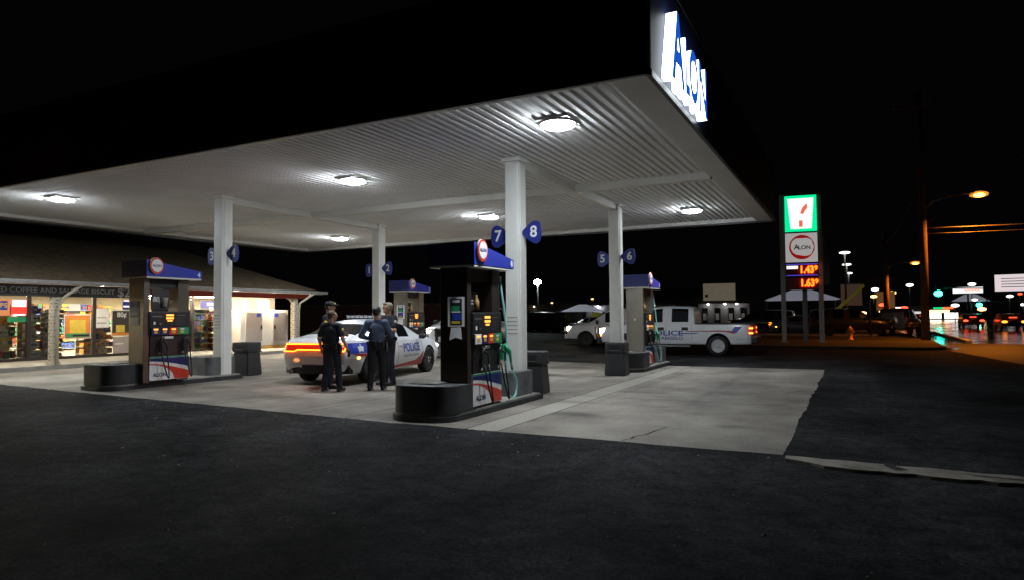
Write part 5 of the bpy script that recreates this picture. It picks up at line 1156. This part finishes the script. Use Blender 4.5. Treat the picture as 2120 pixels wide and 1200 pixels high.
def street_car(label, loc, rz, tail=True, w=.75, h=.75, m=None):
    t = thing('street_car', label, 'car', loc, rz, 'cars driving on the wet street')
    b = MB(); P = [(-2.2, .35), (-2.2, .85), (-1.9, .95), (-1.3, 1.42), (.4, 1.45), (1.1, .98), (2.1, .85), (2.25, .4)]
    b.prism([(-.88, y, z) for y, z in P], (1.76, 0, 0), M['cardark']); bmesh.ops.bevel(b.bm, geom=b.bm.edges[:], offset=.08, segments=2, affect='EDGES'); b.build('body', t, sharp=35)
    for x in (-.82, .82):
        for y in (-1.4, 1.4): b = MB(); b.lathe([(.25, -.1), (.32, -.08), (.32, .08), (.25, .1)], M['rubber'], o=(x, y, .32), n=18, axis='x'); b.build('wheel', t)
    for x in (-w, w): b = MB(); b.ell((x * .92, -2.22 if tail else 2.24, h), (.22, .05, .10), m or (M['farorange'] if tail else M['head'])); b.build('tail_lamp' if tail else 'head_lamp', t)
    b = MB(); b.box(-.28, .28, -1.72, -1.66, 1.10, 1.15, m or M['farred']); b.build('brake_light', t)
street_car('car on the wet street with bright red tail lamps, left of the pair', (13.0, 76, 0), .0, m=M['farred'])
street_car('dark car on the wet street with orange tail lamps at the right edge', (14.5, 65.5, 0), .0)
for k, (x, y, lab) in enumerate(((8.2, 118, 'distant car with orange lamps nearest the thin pole'), (9.0, 128, 'distant car in the queue by the thin pole'), (7.6, 140, 'farthest distant car in the queue of lamps'), (11.0, 108, 'distant car left of the tall pole with orange lamps'))): street_car(lab, (x, y, 0), 0)
def far_sign(label, loc, w, h, m, face, rz=-.3, txt=None, tm=None):
    t = thing('roadside_sign', label, 'sign', (loc[0], loc[1], 0), rz)
    b = MB(); b.tube([(0, .3, 0), (0, .3, loc[2])], .14, M['charcoal'], 8); b.build('pole', t)
    b = MB(); b.box(-w / 2, w / 2, 0, .5, loc[2] - h / 2, loc[2] + h / 2, M['charcoal2'], .05); b.build('cabinet', t); b = MB(); b.box(-w / 2 + .06, w / 2 - .06, -.02, -.002, loc[2] - h / 2 + .06, loc[2] + h / 2 - .06, m); f = b.build('lit_face', t)
    if face == 'lines':
        b = MB()
        for k in range(4): b.box(-w * .38, w * .40 - .3 * (k % 2), -.03, -.021, loc[2] + h * .22 - k * h * .16, loc[2] + h * .22 - k * h * .16 + .09, tm); 
        b.build('lettering', f)
    if face == 'script':
        b = MB(); b.tube([(-w * .1 + w * .48 * k / 14, -.03, loc[2] + .16 * sin(k * 2.1)) for k in range(15)], .07, tm, 6); b.build('lettering', f)
    return t
far_sign('pinkish white lit message board at the right edge', (22.4, 102, 5.45), 6.4, 2.3, M['farpanel'], 'lines', -.16, tm=M['freezerdoor'])
far_sign('white rounded lit sign with red script right of the green signal', (20.5, 136, 5.5), 4.6, 1.15, M['signwhite'], 'script', -.15, tm=M['farred'])
far_sign('dim tan lit sign panel behind the thin pole, above the car lamps', (6.6, 110, 3.4), 2.6, 3.0, mat('tan_panel', (.3, .16, .06), .6, var=.1, em=(1, .45, .15), es=.10), None, 0)
far_sign('dim reddish sign panel left of the yellow boom', (2.0, 75, 3.6), 2.2, 2.4, mat('brown_panel', (.2, .12, .09), .6, var=.1, em=(1, .6, .4), es=.035), None, 0)
def signal(label, loc):
    t = thing('traffic_signal', label, 'traffic signal', (loc[0], loc[1], 0), 0, 'green traffic signals over the street')
    b = MB(); b.tube([(6, .3, 0), (6, .3, loc[2] + .6), (0, .3, loc[2] + .8)], .1, M['charcoal'], 8); b.build('mast', t); b = MB(); b.box(-.28, .28, -.1, .3, loc[2] - .5, loc[2] + 1.3, M['black'], .05); b.build('housing', t); b = MB(); b.ell((0, -.14, loc[2]), (.55, .14, .42), M['fargreen']); b.build('lamp', t)  # lamp shaped wider than its housing to imitate its glow
signal('green traffic signal just right of the tall pole', (13.5, 110, 4.4)); signal('green traffic signal lower and farther right', (25.6, 161, 3.1))
t = thing('lit_shopfront', 'small brightly lit shop with red and green stripe right of the tall pole', 'building', (20.6, 175, 0), -.1); t.scale = (.62,) * 3
b = MB(); b.box(-5.5, 5.5, 0, 6, 0, 4.6, M['dwall']); b.build('wall', t); b = MB(); b.box(-5, 2, -.08, -.01, 2.6, 3.6, M['farwarm']); b.build('fascia', t); b = MB(); b.box(-3, 0, -.1, -.01, 4.0, 4.6, M['signgreen']); b.build('green_stripe', t); b = MB(); b.box(.05, 3.2, -.1, -.01, 4.0, 4.6, M['farred']); b.build('red_stripe', t)
for x in (-4.8, .4): b = MB(); b.box(x, x + 4.2, -.05, -.01, .4, 2.5, M['farwhite']); b.build('window', t)
t = thing('lit_garage', 'low white lit building left of the tall pole in the distance', 'building', (13.2, 170, 0), -.05); b = MB(); b.box(-3.6, 3.6, 0, 6, 0, 3.2, M['palewall']); b.build('wall', t); b = MB(); b.box(-3.2, -.6, -.06, -.01, .3, 2.9, M['farwhite']); b.build('window', t); b = MB(); b.box(.4, 3.2, -.06, -.01, .8, 1.9, M['farpanel']); b.build('window', t)
t = thing('far_roof_canopy', 'pale peaked canopy under the white script sign', 'canopy tent', (24.0, 160, 0)); b = MB(); b.lathe([(3.4, 3.9), (1.2, 5.2), (.05, 5.5)], M['canvasglow'], n=4); b.build('canvas', t); b = MB(); b.tube([(0, 0, 0), (0, 0, 5)], .15, M['charcoal']); b.build('pole', t)
G = 'small distant lamps along the street'
for x, y, z, r, m, lab in ((23.0, 150, 7.0, .7, 'farwhite', 'small white lamp just above the white script sign'), (7.9, 120, 4.9, .7, 'farwarm', 'warm lamp above the tan sign panel'), (10.2, 115, 5.9, .55, 'farwhite', 'white lamp on a short post left of the tall pole'), (4.7, 90, 4.6, .45, 'farwhite', 'pale lamp near the street name blade'), (4.4, 85, 3.6, .4, 'farwarm', 'warm lamp just below the pale lamp'),
        (6.0, 105, 2.8, .5, 'farred', 'red lamp nearest the thin pole'), (9.2, 112, 2.4, .5, 'farred', 'red lamp left of the low white building'), (5.9, 102, 1.8, .5, 'farwarm', 'warm lamp below the red lamp by the thin pole'), (7.6, 111, 2.2, .45, 'farorange', 'orange lamp over the queue of cars'), (29.0, 150, 4.6, .6, 'farwhite', 'white lamp left of the message board post'), (31.5, 152, 3.0, .6, 'farwhite', 'white lamp low under the message board'), (30.6, 150, 5.0, .4, 'farred', 'red lamp under the message board'), (33.0, 148, 5.6, .4, 'farorange', 'orange lamp high under the message board'), (19.0, 140, 2.9, .7, 'farwhite', 'pale lamp between the shop and the lower green signal'), (22.3, 142, 3.9, .5, 'farwhite', 'small pale lamp under the peaked canopy'), (24.5, 150, 2.2, .8, 'farwarm', 'warm low lamp below the lower green signal'), (3.1, 80, 1.6, .45, 'farwarm', 'warm low lamp among the parked cars'), (-27.5, 60, 3.0, .14, 'farwarm', 'tiny orange light left of the column with number 1'), (-23.5, 62, 3.4, .16, 'farwarm', 'tiny yellow light beside the column with number 1')):
    lamp_spot('distant_lamp', lab, 'lamp', (x, y, z), r, M[m], G, (1, .5, .45))
# dark tree mass and low walls that close the lot behind the store end
t = thing('boundary_wall', 'dark reddish brick boundary wall beyond the store porch', 'wall', (-27, 30, .2), .25)
b = MB(); b.box(-9, 9, 0, .3, 0, 2.2, mat('wall_brick', (.10, .045, .035), .9, var=.3, scale=3)); b.build('panel', t); b = MB(); b.box(-9.05, 9.05, -.04, .34, 2.2, 2.3, M['dwall'], .01); b.build('coping', t)
